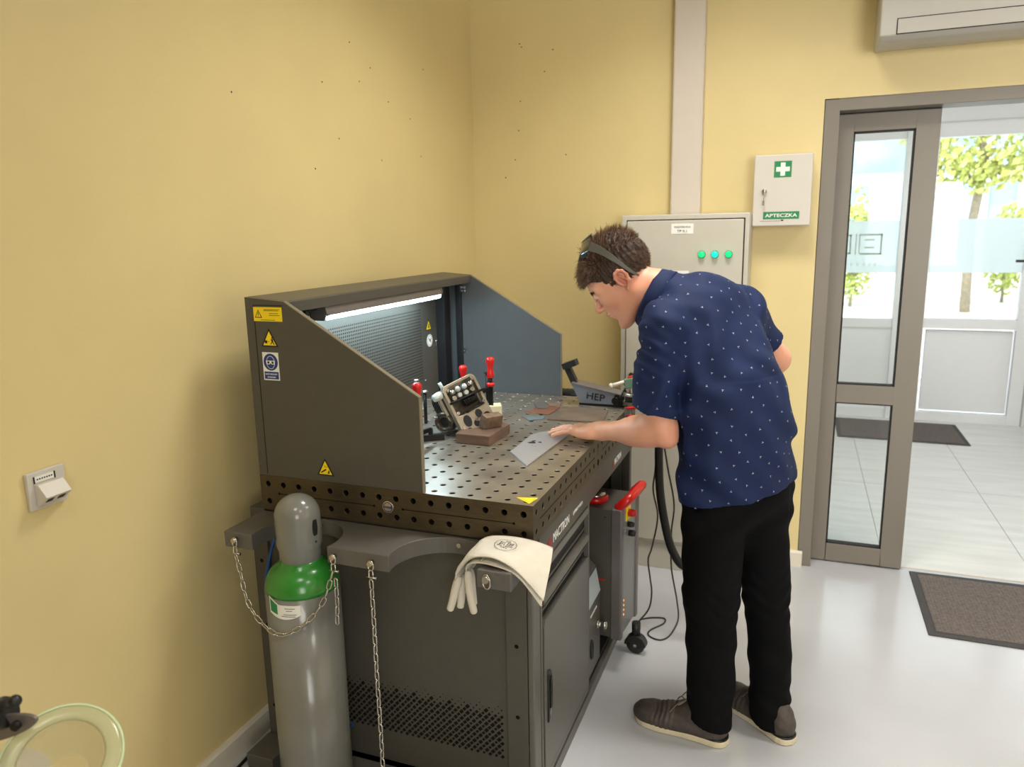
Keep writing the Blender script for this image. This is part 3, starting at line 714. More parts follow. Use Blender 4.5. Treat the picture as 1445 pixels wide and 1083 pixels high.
mb = MB().tube(ring_pts((.742, -.160, .750), .012, .017, (.9, -.3, 0), (0, 0, 1)), .0022, closed=True); mb.cyl((.742, -.155, .757), (.742, -.168, .757), .008, n=18)
mb.build('eye_ring', M_chrome, b1)

# ---- tool cabinet under the top
tc = thing('tool_cabinet', (.4, .3, .056), 'grey steel tool cabinet under the table, with two drawers and a door', 'tool cabinet')
MB().box((.02, .062, .0555), (.776, .535, .6995)).build('body', M_dgrey2, tc)
FX = .776
mb = MB(); mb.box((FX, .062, .0555), (FX+.02, .072, .699)); mb.box((FX, .525, .0555), (FX+.02, .536, .699)); mb.box((FX, .072, .0555), (FX+.02, .525, .072))
mb.build('front_frame', M_dgrey2, tc, bevel=.0015)
for za, zb, zr in ((.652, .694, .608), (.588, .606, .540)):
    d = MB().box((FX+.001, .074, zr), (FX+.006, .523, zb)).build('drawer', M_dark, tc)
    mb = MB(); mb.prism([(0, 0), (.018, .004), (.020, .010), (.014, .022), (0, .026)], (FX+.005, .078, zb-.027), (1, 0, 0), (0, 0, 1), (0, .440, 0)); mb.build('grip', M_dgrey2, d, bevel=.001)
    MB().box((FX+.005, .080, zr+.012), (FX+.010, .518, zr+.016)).build('rim', M_dgrey2, d)
dr = MB().prism([(.081, .077), (.517, .077), (.517, .525), (.5, .531), (.092, .531), (.081, .518)], (FX+.006, 0, 0), (0, 1, 0), (0, 0, 1), (.016, 0, 0)).build('door', M_dgrey2, tc, bevel=.0012)
MB().box((FX+.001, .074, .073), (FX+.0055, .523, .536)).build('door_gap', M_dark, tc)
mb = MB().prism([(.100, .228), (.117, .245), (.128, .25), (.128, .365), (.117, .38), (.104, .384), (.100, .375)], (FX+.022, 0, 0), (0, 1, 0), (0, 0, 1), (.005, 0, 0))
h = mb.build('handle', M_black, dr, bevel=.002)
MB().box((FX+.0272, .106, .27), (FX+.031, .121, .36)).build('lever', M_blackm, h, bevel=.002)
MB().prism([(.106, .242), (.120, .255), (.120, .272), (.106, .268)], (FX+.0272, 0, 0), (0, 1, 0), (0, 0, 1), (.001, 0, 0)).build('lock_plate', M_chrome, h)

# ================================================================== HOOD ON THE TABLE
Z0 = ZT+.0008
hd = thing('welding_hood', (.1, .6, ZT), 'dark grey sheet-metal spark hood with slanted side walls standing on the table', 'welding hood')
def side(y0, y1, lab, fin):
    poly = [(0, 0), (.505, 0), (.505, .247), (.122, .478), (.0, .488)]
    o = MB().prism(poly, (0, y0, Z0), (1, 0, 0), (0, 0, 1), (0, y1-y0, 0)).build('side_wall', fin, hd); tag(o, lab); return o
sl = side(0, .013, 'near side wall with warning stickers', M_dgrey); sr = side(1.187, 1.2, 'far side wall', mat('hood_inside_grey', rgb(78, 82, 84), .45, noise=.04, bump=.1, bscale=700))
for y0, y1 in ((-.0004, .0134), (1.1866, 1.2004)):
    mb = MB()
    for a, b in (((.505, 0), (.505, .247)), ((.505, .247), (.122, .478))):
        A = Vector((a[0], 0, Z0+a[1])); B = Vector((b[0], 0, Z0+b[1])); d = (B-A).normalized(); n_ = Vector((d.z, 0, -d.x))
        if n_.x < 0: n_ = -n_
        mb.obox((A+B)/2+Vector((0, (y0+y1)/2, 0))+n_*.0002, d*((B-A).length/2+.0006), (0, (y1-y0)/2, 0), n_*.0012)
    mb.build('edge_trim', M_edge, sl if y0 < 1 else sr)
mb = MB(); mb.box((.026, -.0006, Z0+.004), (.0285, .0001, Z0+.468)); mb.box((.026, -.0006, Z0+.466), (.12, .0001, Z0+.4685))
mb.build('seam', M_ink, sl)
# roof
mb = MB().prism([(0, .4885), (.122, .4785), (.127, .475), (.127, .447), (.123, .447), (.122, .468), (0, .480)], (0, .0135, Z0), (1, 0, 0), (0, 0, 1), (0, 1.173, 0))
mb.build('roof', M_dgrey, hd, bevel=.001)
mb = MB().box((.0, .0135, Z0), (.008, 1.1865, Z0+.479), 0)
for i in range(66):
    for j in range(25):
        y = .235+i*.0112; z = .968+j*.0112
        mb.flat([(.0030*math.cos(a), .0030*math.sin(a)) for a in [math.pi/4*q for q in range(8)]], (.0084, y, z), (0, 1, 0), (0, 0, 1), 1)
bp = mb.build('back_wall', [M_dgrey, M_hole], hd, merge=False)
for y in (.215, .985):
    for z in (.955, 1.27): MB().cyl((.008, y, z), (.011, y, z), .005, n=14).build('screw', M_chrome, bp)
mb = MB(); mb.box((.0085, 1.10, Z0), (.045, 1.118, Z0+.479)); mb.box((.062, 1.172, Z0), (.085, 1.1865, Z0+.475)); mb.box((.0085, 1.15, Z0), (.03, 1.1865, Z0+.478))
mb.build('corner_profile', M_black, hd, bevel=.001)
for z in (1.045, 1.058, 1.295, 1.308):
    for x in (.088, .100): MB().cyl((x, 1.1865, z), (x, 1.183, z), .0042, n=12).build('bolt', M_chrome, sr)
mb = MB(); mb.cyl((.0085, 1.09, 1.10), (.0125, 1.09, 1.10), .006, n=12); mb.box((.0085, 1.085, 1.075), (.012, 1.095, 1.105)); mb.build('latch', M_chrome, bp)
# stickers
def pic_tri(mb, O, u, v, w, h):
    O = Vector(O); u = Vector(u); v = Vector(v); n = u.cross(v).normalized()
    mb.prism([(-w/2, 0), (w/2, 0), (0, h)], O, u, v, n*.0005, 1); e = .12*w
    mb.flat([(-w/2+e*1.0, e*.55), (w/2-e*1.0, e*.55), (0, h-e*1.15)], O+n*.0007, u, v, 0)
U, V = (1, 0, 0), (0, 0, 1); yS = -.0008
mb = MB().box((.026, yS, 1.3065), (.116, 0, 1.3435), 0)
mb.flat([(.030, 1.3155), (.053, 1.3155), (.0415, 1.3375)], (0, yS-.0002, 0), U, V, 1); mb.flat([(.0335, 1.3175), (.0495, 1.3175), (.0415, 1.334)], (0, yS-.0004, 0), U, V, 0)
mb.box((.0405, yS-.0008, 1.3225), (.0425, yS-.0005, 1.3305), 1); mb.box((.0405, yS-.0008, 1.3190), (.0425, yS-.0005, 1.3210), 1)
for i, (x0, x1) in enumerate(((.060, .112), (.060, .110), (.076, .108), (.076, .112), (.048, .095))):
    z = (1.3375, 1.3345, 1.3275, 1.3225, 1.3100)[i]
    nn = int((x1-x0)/.0042)
    for q in range(nn): mb.box((x0+q*.0042, yS-.0004, z-.0009), (x0+q*.0042+.0030, yS-.0002, z+.0007), 1)
mb.build('instruction_sticker', [M_yellow, M_ink], sl)
mb = MB(); pic_tri(mb, (.070, 0, 1.239), U, V, .055, .049)
q = (.070, -.0009, 1.244)
mb.flat(circle(.0042, 12, -.011, .008), q, U, V, 1)
for a in range(8): mb.flat([(-.011+.0065*math.cos(a*.785), .008+.0065*math.sin(a*.785)), (-.011+.003*math.cos(a*.785+.3), .008+.003*math.sin(a*.785+.3)), (-.011+.003*math.cos(a*.785-.3), .008+.003*math.sin(a*.785-.3))], q, U, V, 1)
mb.flat(circle(.0022, 10, .0085, .0185), q, U, V, 1); mb.flat([(.004, .015), (.012, .016), (.012, .009), (.016, 0), (.0135, 0), (.009, .007), (.004, .001), (.002, .002), (.007, .009)], q, U, V, 1)
mb.flat([(-.005, .009), (.001, .0105), (.001, .0095), (-.005, .008)], q, U, V, 1)
mb.build('flying_parts_sticker', [M_yellow, M_ink], sl)
mb = MB().box((.043, yS, 1.149), (.094, 0, 1.224), 0)
c = (.0685, yS-.0003, 1.198); mb.flat(circle(.0228, 36), c, U, V, 1)
c = (.0685, yS-.0005, 1.198); mb.flat(circle(.0135, 30, 0, -.001, 1, 1.30), c, U, V, 0)
c = (.0685, yS-.0007, 1.198); mb.flat(circle(.0122, 30, 0, -.001, 1, 1.33), c, U, V, 1)
c = (.0685, yS-.0009, 1.198)
mb.flat([(-.0145, .004), (.0145, .004), (.013, -.006), (.003, -.006), (0, -.002), (-.003, -.006), (-.013, -.006)], c, U, V, 0)
mb.flat([(-.010, .002), (-.003, .002), (-.004, -.004), (-.010, -.004)], (.0685, yS-.0011, 1.198), U, V, 2); mb.flat([(.010, .002), (.003, .002), (.004, -.004), (.010, -.004)], (.0685, yS-.0011, 1.198), U, V, 2)
mb.box((.046, yS-.0004, 1.152), (.091, yS, 1.172), 1)
text_mb(mb, 'NOŚ OKULARY', (.0685, yS-.0005, 1.1635), U, V, .0062, mi=0, align='CENTER', width=.038); text_mb(mb, 'OCHRONNE', (.0685, yS-.0005, 1.1555), U, V, .0058, mi=0, align='CENTER', width=.027)
mb.build('goggles_sign', [M_paper, M_blue, M_ink], sl)
mb = MB(); pic_tri(mb, (.217, 0, .898), U, V, .053, .048)
q = (.217, -.0009, .903); mb.flat([(-.015, .004), (.001, .014), (.004, .011), (-.013, .0015)], q, U, V, 1); mb.flat([(.007, .001), (.012, .001), (.013, .008), (.010, .011), (.008, .006)], q, U, V, 1)
for i in range(3): mb.flat([(-.003+.004*i, .018), (-.002+.004*i, .026-.002*i), (-.001+.004*i, .018)], q, U, V, 1)
mb.build('hot_surface_sticker', [M_yellow, M_ink], sl)
mb = MB(); pic_tri(mb, (.008, 1.030, 1.151), (0, 1, 0), V, .052, .045); mb.flat([(-.006, .008), (.006, .008), (.003, .024), (-.003, .024)], (.0094, 1.03, 1.151), (0, 1, 0), V, 1)
mb.build('warning_sticker', [M_yellow, M_ink], bp)
mb = MB().cyl((.008, 1.036, 1.109), (.0088, 1.036, 1.109), .024, n=32, sm=False); annulus(mb, (.0089, 1.036, 1.109), (0, 1, 0), V, .019, .0205, mi=1)
mb.flat([(-.012, .012), (.002, .003), (.012, .010), (.006, -.002), (.014, -.010), (-.002, -.003)], (.009, 1.036, 1.109), (0, 1, 0), V, 1)
mb.build('earthing_sticker', [M_paper, M_ink], bp)

# LED strip lamp under the roof
t = thing('strip_lamp', (.1, .55, 1.3280), 'long switched-on LED strip lamp under the hood roof', 'lamp')
a, b = .190, .925
MB().prism([(.062, 1.3380), (.118, 1.3350), (.126, 1.3020), (.118, 1.2970), (.070, 1.3000), (.060, 1.3180)], (0, a, 0), (1, 0, 0), (0, 0, 1), (0, b-a, 0)).build('housing', M_metalg, t, bevel=.0015)
MB().prism([(.074, 1.2995), (.118, 1.2965), (.1255, 1.3010), (.1245, 1.2935), (.116, 1.2885), (.080, 1.2905)], (0, a+.012, 0), (1, 0, 0), (0, 0, 1), (0, b-a-.024, 0)).build('diffuser', M_led, t)
for y, lab in ((a-.006, None), (b, None)): MB().prism([(.058, 1.3400), (.120, 1.3360), (.126, 1.3080), (.114, 1.2870), (.074, 1.2880), (.056, 1.3180)], (0, y, 0), (1, 0, 0), (0, 0, 1), (0, .006, 0)).build('end_cap', M_metalg, t)
mb = MB().box((.05, a-.045, 1.3180), (.095, a-.0065, 1.3378)); mb.cyl((.075, a-.03, 1.3200), (.075, a-.03, 1.3030), .012); mb.build('switch_box', M_black, t, bevel=.002)

# ================================================================== GAS CYLINDER
CX, CY, CR = .206, -.117, .0945
gc = thing('gas_cylinder', (CX, CY, .02), 'tall grey gas cylinder with green shoulder and grey valve cap in the bracket', 'gas cylinder')
prof = [(.080, .020), (CR-.003, .026), (CR, .034), (CR, .640)]
MB().lathe(prof, (CX, CY, 0), n=64).build('body', M_cyl, gc)
MB().lathe([(CR, .640), (CR-.0008, .652), (CR-.005, .668), (CR-.013, .684), (CR-.026, .698), (.055, .706), (.053, .716)], (CX, CY, 0), n=64).build('shoulder', M_cylg, gc)
prof = [(.0505, .707), (.0525, .710), (.0530, .742), (.0560, .750), (.0575, .757), (.0575, .830)]
prof += [(.0575*math.cos(t)+.000, .830+.056*math.sin(t)) for t in [math.pi/2*i/12 for i in range(1, 12)]]+[(.0, .886)]
cp = MB().lathe(prof, (CX, CY, 0), n=56).build('valve_cap', M_cyl, gc)
def patch(mb, r, a0, a1, zf0, zf1, n=18, mi=0, m=6):
    vs = []
    for i in range(n+1):
        t = a0+(a1-a0)*i/n
        for j in range(m+1):
            z = zf0(t)+(zf1(t)-zf0(t))*j/m; vs.append((CX+r*math.cos(t), CY+r*math.sin(t), z))
    mb.add(vs, [(i*(m+1)+j, (i+1)*(m+1)+j, (i+1)*(m+1)+j+1, i*(m+1)+j+1) for i in range(n) for j in range(m)], mi, True)
mb = MB(); a0 = math.radians(-8); w_ = .16
vs = [(CX+.0580*math.cos(a0+w_*math.cos(q)), CY+.0580*math.sin(a0+w_*math.cos(q)), .806+.021*max(-1, min(1, 1.25*math.sin(q)))) for q in [2*math.pi*i/28 for i in range(28)]]
mb.add(vs, [tuple(range(28))], 0); mb.cyl((CX+.0568*math.cos(a0), CY+.0568*math.sin(a0), .768), (CX+.058*math.cos(a0), CY+.058*math.sin(a0), .768), .003, n=10)
mb.build('vent_slot', M_ink, cp)
mb = MB(); R_ = math.radians
patch(mb, CR+.0006, R_(-112), R_(-58), lambda t: .590+.012*((t-R_(-85))/R_(27))**2, lambda t: .628, mi=0)
patch(mb, CR+.0010, R_(-110), R_(-95), lambda t: .606-.02*(t-R_(-110)), lambda t: .640-.05*(t-R_(-110)), mi=1)
patch(mb, CR+.0008, R_(-112), R_(-93), lambda t: .600, lambda t: .644-.05*(t-R_(-110)), mi=0)
for k_, (s0, s1, z) in enumerate(((-82, -66, .620), (-80, -70, .614), (-84, -64, .604), (-88, -66, .599))):
    nn = int((s1-s0)/2)
    for q in range(nn): patch(mb, CR+.0011, R_(s0+q*2), R_(s0+q*2+1.4), lambda t: z-.001, lambda t: z+.001, n=1, m=1, mi=2)
mb.build('label', [M_paper, M_green, M_ink], gc)

t = thing('air_hose', (.03, -.03, .6), 'blue plastic air hose hanging in a loop beside the gas cylinder', 'hose')
mb = MB(); P_ = [(.075, -.008, .745), (.055, -.020, .715), (.035, -.022, .670), (.016, -.022, .610), (.004, -.022, .555), (.006, -.022, .515), (.022, -.022, .488), (.050, -.018, .478), (.09, -.012, .50)]
def smooth(pts, n=6):
    pts = [Vector(p) for p in pts]; out = []
    for i in range(len(pts)-1):
        p0 = pts[max(i-1, 0)]; p1 = pts[i]; p2 = pts[i+1]; p3 = pts[min(i+2, len(pts)-1)]
        for k in range(n):
            t = k/n; out.append(.5*((2*p1)+(p2-p0)*t+(2*p0-5*p1+4*p2-p3)*t*t+(3*p1-p0-3*p2+p3)*t**3))
    return out+[pts[-1]]
mb.tube(smooth(P_), .0045, 10); mb.build('hose', M_bhose, t)

# ---- chains
def link_mesh():
    L, w_, r = .0285, .0142, .0020; pts = []; hw = w_/2-r; hl = L/2-r-hw
    for i in range(9): a = -math.pi/2+math.pi*i/8; pts.append((hl+hw*math.cos(a), hw*math.sin(a), 0))
    for i in range(9): a = math.pi/2+math.pi*i/8; pts.append((-hl+hw*math.cos(a), hw*math.sin(a), 0))
    return MB().tube(pts, r, 7, closed=True)
LM = None
def chain(pts, lab, twist0=.3):
    global LM
    pts = smooth(pts, 12); root = thing('chain', pts[0], lab, 'chain')
    d = [0]
    for i in range(len(pts)-1): d.append(d[-1]+(pts[i+1]-pts[i]).length)
    pitch = .0285-.0042; s = pitch/2; k = 0; first = None
    while s < d[-1]:
        i = max(j for j in range(len(d)) if d[j] <= s); i = min(i, len(pts)-2); f = (s-d[i])/(d[i+1]-d[i])
        p = pts[i].lerp(pts[i+1], f); t = (pts[i+1]-pts[i]).normalized(); ref = Vector((0, -1, 0))
        v = (ref-t*ref.dot(t)).normalized(); u = v.cross(t)       # u in the picture-side plane
        a = twist0+(math.pi/2 if k % 2 else 0); y_ = u*math.cos(a)+v*math.sin(a); z_ = t.cross(y_)
        M = Matrix(((t.x, y_.x, z_.x, p.x-pts[0].x), (t.y, y_.y, z_.y, p.y-pts[0].y), (t.z, y_.z, z_.z, p.z-pts[0].z), (0, 0, 0, 1)))
        if LM is None:
            o = link_mesh().build('link', M_chrome, None); LM = o; o.parent = root; o.matrix_local = M
        else: clone(LM, root, mat4=M)
        s += pitch; k += 1
    return root
def shackle(root, p):
    p = Vector(p)
    mb = MB().tube(ring_pts(p+Vector((0, -.004, .006)), .0085, .012, (1, -.2, 0), (0, 0, 1)), .0022, closed=True)
    mb.cyl(p+Vector((0, .006, .012)), p+Vector((0, -.011, .012)), .0062, n=18)
    mb.tube([p+Vector((-.005, -.004, -.006)), p+Vector((-.006, -.004, -.022)), p+Vector((0, -.004, -.030)), p+Vector((.006, -.004, -.022)), p+Vector((.005, -.004, -.006))], .002)
    mb.cyl(p+Vector((-.013, -.004, -.024)), p+Vector((.012, -.004, -.024)), .0022, n=10); mb.cyl(p+Vector((.012, -.004, -.024)), p+Vector((.015, -.004, -.024)), .004, n=10)
    mb.build('shackle', M_chrome, root)
c1 = chain([(.040, -.166, .720), (.060, -.176, .680), (.100, -.205, .620), (.150, -.219, .575), (.210, -.2205, .553), (.270, -.205, .585), (.312, -.180, .640), (.336, -.168, .712)], 'steel chain looped across the front of the gas cylinder')
shackle(c1, (.040, -.161, .746)); shackle(c1, (.338, -.161, .742))
c2 = chain([(.343, -.166, .700), (.344, -.168, .64), (.342, -.170, .59)], 'short loose chain end hanging right beside the gas cylinder', .2)
c3 = chain([(.444, -.166, .712), (.446, -.168, .60), (.445, -.167, .45), (.447, -.168, .30), (.446, -.167, .10), (.447, -.168, .035)], 'long steel chain hanging straight down from the middle of the bracket', .15)
shackle(c3, (.444, -.161, .741))

# ================================================================== WHITE GLOVES over the bracket arm
def glove(lab, stations, th, fingers, stamp, up):
    root = thing('work_glove', (.75, -.08, .78), lab, 'glove', 'white leather work gloves')
    S = [(Vector(b), Vector(f)) for b, f in stations]; B = smooth([s[0] for s in S], 5); F = smooth([s[1] for s in S], 5); N = len(B); K = 24
    def nrm(i):
        t = (B[min(i+1, N-1)]+F[min(i+1, N-1)]-B[max(i-1, 0)]-F[max(i-1, 0)]).normalized(); w_ = (F[i]-B[i]).normalized(); n_ = t.cross(w_)
        return (-n_ if n_.z+n_.x*.3 < 0 else n_).normalized(), t
    vs = []
    for i in range(N):
        c = (B[i]+F[i])/2; w_ = (F[i]-B[i])/2; n_, t = nrm(i)
        for k in range(K):
            a = 2*math.pi*k/K; cc, ss = math.cos(a), math.sin(a)
            wr = .0012*math.sin(i*1.1+k*.9)+.0008*math.sin(i*2.3-k*1.7)
            vs.append(c+w_*(abs(cc)**.7*(1 if cc > 0 else -1))+n_*((th/2+wr)*(abs(ss)**.7*(1 if ss > 0 else -1))))
    mb = MB().add(vs, [(i*K+k, i*K+(k+1) % K, (i+1)*K+(k+1) % K, (i+1)*K+k) for i in range(N-1) for k in range(K)], 0, True)
    mb.add(vs[:K], [tuple(range(K))], 0)
    mb.build('hand_and_cuff', M_leather, root, sub=1)
    for P in fingers:
        pts = smooth(P, 5); n_ = len(pts); MB().tube(pts, [.0115*(1-.25*(i/(n_-1)))*(.45 if i in (0, n_-1) else .75 if i == 1 else .92 if i == 2 else 1) for i in range(n_)], 12).build('finger', M_leather, root, sub=1)
    mb = MB().tube([F[i]+nrm(i)[0]*.001 for i in range(2, N)], .0022, 8); mb.tube([B[i]+nrm(i)[0]*.001 for i in range(2, N)], .002, 8)
    j = int(N*.42); mb.tube([B[j].lerp(F[j], q/12)+nrm(j)[0]*(th/2*(1-abs(q/6-1)**3)+.0008) for q in range(1, 12)], .0011, 6)
    mb.build('seam', M_leather, root)
    if stamp:
        i0 = int(N*.66); c = (B[i0]+F[i0])/2; n_, t = nrm(i0); w_ = (B[i0]-F[i0]).normalized(); t = w_.cross(n_).normalized(); t = t if t.x > 0 else -t
        O = c+n_*(th/2+.0016); mb = MB(); annulus(mb, O, t, w_, .0255, .0268, 40)
        for k, (row, wd) in enumerate((('CE', .012), ('EN 388', .034), ('EN 407', .034), ('EN 12477', .038), ('TYP A', .018))):
            text_mb(mb, row, O+w_*(.0155-.0078*k)-n_*.0004, t, w_, .0068, mi=0, align='CENTER', width=wd, depth=.0004)
        mb.build('stamp', M_ink, root)
    return root
g1 = glove('upper white leather work glove with a round black stamp, draped over the bracket arm',
      [((.645, -.045, .712), (.640, -.115, .705)), ((.654, -.035, .752), (.655, -.125, .750)), ((.676, -.028, .786), (.684, -.130, .782)), ((.705, -.026, .800), (.712, -.134, .796)),
       ((.760, -.024, .804), (.758, -.138, .799)), ((.812, -.024, .800), (.812, -.140, .775)), ((.856, -.024, .790), (.870, -.138, .716))], .013,
      [[(.650, -.105, .725), (.645, -.118, .700), (.640, -.128, .670), (.633, -.132, .646)], [(.655, -.088, .725), (.655, -.104, .695), (.656, -.115, .668), (.655, -.120, .650)],
       [(.648, -.065, .725), (.646, -.070, .695), (.643, -.070, .665)], [(.646, -.048, .725), (.644, -.050, .70), (.642, -.050, .68)]], True, 1)
g2 = glove('lower white leather work glove tucked underneath the stamped one',
      [((.668, -.05, .735), (.672, -.118, .742)), ((.674, -.045, .760), (.682, -.128, .766)), ((.690, -.038, .782), (.700, -.136, .779)), ((.730, -.036, .7855), (.735, -.140, .7840)),
       ((.785, -.036, .7865), (.790, -.142, .7760)), ((.815, -.036, .785), (.822, -.142, .756)), ((.850, -.036, .775), (.866, -.140, .702))], .006,
      [[(.676, -.112, .748), (.682, -.122, .715), (.690, -.130, .68), (.699, -.134, .650)], [(.674, -.095, .745), (.680, -.105, .71), (.686, -.112, .68), (.690, -.116, .662)]], False, 1)
# ================================================================== THINGS ON THE TABLE
def plate(pts, z, th, m, lab, parent=None, marks=None, name='steel_offcut', group='steel offcuts on the table'):
    t = MB().prism(pts, (0, 0, z), (1, 0, 0), (0, 1, 0), (0, 0, th))
    if marks:
        for p in marks: t.flat(p, (0, 0, z+th+.0002), (1, 0, 0), (0, 1, 0), 1)
    o = t.build(name, [m, M_ink] if marks else m, None, bevel=.0006); tag(o, lab, 'metal plate', group); return o
plate([(.590, .398), (.683, .283), (.700, .600), (.706, .722), (.660, .690), (.604, .628), (.588, .600)], ZT+.0006, .0045, M_plate, 'bright silver metal plate under the reaching hand',
      marks=[[(.606, .500), (.619, .519), (.630, .512), (.634, .498), (.616, .494)], [(.611, .520), (.622, .532), (.628, .526), (.621, .517)], [(.634, .517), (.644, .523), (.651, .512), (.645, .507)], [(.628, .478), (.632, .481), (.633, .476)], [(.642, .470), (.646, .472), (.645, .467)]], name='metal_plate', group=None)
plate([(.571, .805), (.562, .880), (.570, 1.000), (.660, 1.022), (.744, .990), (.767, .822), (.643, .806)], ZT+.0006, .004, M_brplate, 'large heat-stained brown steel plate lying behind the hand', name='metal_plate', group=None)
plate([(.458, .888), (.479, .936), (.560, .950), (.556, .876)], ZT+.0006, .003, M_orplate, 'copper-coloured strip, nearest the camera of the two, left of the brown plate')
plate([(.472, .945), (.476, .985), (.560, .992), (.558, .955)], ZT+.0006, .003, M_orplate, 'copper-coloured strip, further of the two, under a small grey plate')
plate([(.449, 1.017), (.481, 1.045), (.525, .955), (.490, .944)], ZT+.0042, .003, M_metalg, 'small grey square plate lying across the copper strips')
plate([(.486, 1.050), (.545, 1.062), (.556, 1.006), (.520, 1.000)], ZT+.0006, .003, M_rust, 'narrow rusty strip at the back of the offcuts')
plate([(.476, .822), (.552, .845), (.556, .810), (.516, .771)], ZT+.0006, .003, M_blplate, 'blue-grey pointed strip in front of the copper strips')
plate([(.616, 1.044), (.648, 1.050), (.668, 1.028), (.640, 1.026)], ZT+.0006, .003, M_metalg, 'small grey offcut between the brown plate and the grey fixture')

# ---- grey lettered fixture on the far corner
t = thing('welded_bracket', (.69, 1.08, ZT), 'grey welded steel bracket lettered HEP with a black arm on the far table corner', 'steel bracket')
MB().box((.615, 1.058, ZT+.0006), (.800, 1.135, ZT+.009)).build('base_plate', M_blackm, t, bevel=.001)
pol = [(.618, ZT+.009), (.764, ZT+.009), (.772, .926), (.583, .962)]
MB().prism(pol, (0, 1.060, 0), (1, 0, 0), (0, 0, 1), (0, .005, 0)).build('lettered_side', M_hep, t, bevel=.0008)
MB().prism(pol, (0, 1.120, 0), (1, 0, 0), (0, 0, 1), (0, .005, 0)).build('rear_side', M_hep, t, bevel=.0008)
MB().prism([(.585, .9622), (.774, .9262), (.774, .9300), (.585, .966)], (0, 1.057, 0), (1, 0, 0), (0, 0, 1), (0, .07, 0)).build('top_plate', M_metalg, t, bevel=.0008)
mb = MB(); u_ = Vector((.985, 0, -.12)).normalized(); v_ = Vector((.12, 0, .985)).normalized()
text_mb(mb, 'HEP', (.641, 1.0597, .9080), u_, v_, .036, mi=0, width=.070, bold=.0008, depth=.0006)
mb.box((.648, 1.0588, .924), (.651, 1.0592, .940), 1); mb.box((.690, 1.0588, .904), (.692, 1.0592, .93), 1)
mb.build('cut_lettering', [M_ink, M_hep], t)
mb = MB().bar((.592, 1.09, .955), (.560, 1.09, 1.020), .024, .024, (0, 1, 0)); ar = mb.build('arm', M_black, t, bevel=.001)
MB().obox((.572, 1.088, 1.030), Vector((.026, 0, .010)), (0, .020, 0), Vector((-.004, 0, .011))).build('clamp_head', M_black, ar, bevel=.001)
mb = MB().cyl((.6, 1.085, .9655), (.6, 1.085, .972), .007, n=6, sm=False); mb.build('bolt', M_chrome, t)
mb = MB()
for i, (x, z, r) in enumerate(((.755, .905, .014), (.772, .898, .011), (.760, .920, .010), (.778, .914, .009))): mb.cyl((x, 1.052+.003*i, z), (x, 1.075, z), r, n=16)
mb.build('knurled_screws', M_blackm, t)
MB().prism([(.770, .925), (.785, .955), (.778, .968), (.798, .985), (.802, .972), (.792, .962), (.800, .945), (.780, .918)], (0, 1.08, 0), (1, 0, 0), (0, 0, 1), (0, .02, 0)).build('hook_plate', M_black, t, bevel=.001)

# ---- laser welding gun lying in its holder beside the fixture
t = thing('welding_gun', (.83, 1.04, .93), 'green and chrome hand-held laser welding gun hanging at the far corner of the table', 'welding gun')
mb = MB().cyl((.750, 1.02, .970), (.800, 1.03, .986), .0075, n=18); mb.cyl((.742, 1.018, .9675), (.752, 1.02, .9705), .0095, n=18); mb.build('nozzle_tube', M_conew, t)
MB().obox((.828, 1.035, .985), Vector((.032, 0, .008)), (0, .016, 0), Vector((-.004, 0, .018))).build('body', mat('green_grey_enamel', rgb(112, 140, 116), .4, noise=.05), t, bevel=.004)
MB().obox((.832, 1.035, 1.0065), Vector((.026, 0, .0065)), (0, .012, 0), Vector((-.001, 0, .0035))).build('trigger_cover', M_red, t, bevel=.002)
mb = MB().cyl((.800, 1.035, .972), (.810, 1.035, .945), .008, n=14); mb.cyl((.828, 1.035, .968), (.828, 1.035, .940), .006, n=14); mb.cyl((.845, 1.03, .962), (.845, 1.03, .935), .007, n=14)
mb.cyl((.79, 1.03, .938), (.86, 1.03, .932), .009, n=16); mb.build('optics_fittings', M_chrome, t)
mb = MB().cyl((.795, 1.045, .918), (.885, 1.05, .912), .0125, n=18); mb.build('cable_gland', M_black, t, bevel=.001)
MB().box((.800, 1.04, .906), (.812, 1.06, .975)).build('support_block', M_black, t, bevel=.001)

# ---- small toggle clamp with red grips on the table edge
t = thing('toggle_clamp', (.83, 1.0, .88), 'small clamp with two red grips fixed to the far end of the table front', 'clamp')
mb = MB().cyl((.803, 1.0, .893), (.862, .99, .903), .0055, n=14); mb.sphere((.862, .99, .903), .006); mb.build('grip', M_red, t)
mb = MB().cyl((.803, 1.0, .866), (.862, .99, .868), .0055, n=14); mb.sphere((.862, .99, .868), .006); mb.build('grip', M_red, t)
mb = MB().obox((.812, 1.0, .880), (.011, 0, 0), (0, .006, 0), (0, 0, .018)); mb.cyl((.824, .998, .882), (.824, .998, .79), .004, n=10); mb.build('bracket', M_metalg, t)

# ---- black duct behind the table
t = thing('black_duct', (.62, 1.26, .86), 'thick black corrugated duct passing behind the far edge of the table', 'duct')
mb = MB(); pts = smooth([(.35, 1.262, .872), (.50, 1.262, .872), (.62, 1.262, .870), (.69, 1.262, .850), (.705, 1.262, .78), (.70, 1.262, .55), (.69, 1.262, .2), (.68, 1.262, .03)], 14)
mb.tube(pts, [.024+(.0018 if i % 2 else 0) for i in range(len(pts))], 18); mb.build('hose', M_black, t)

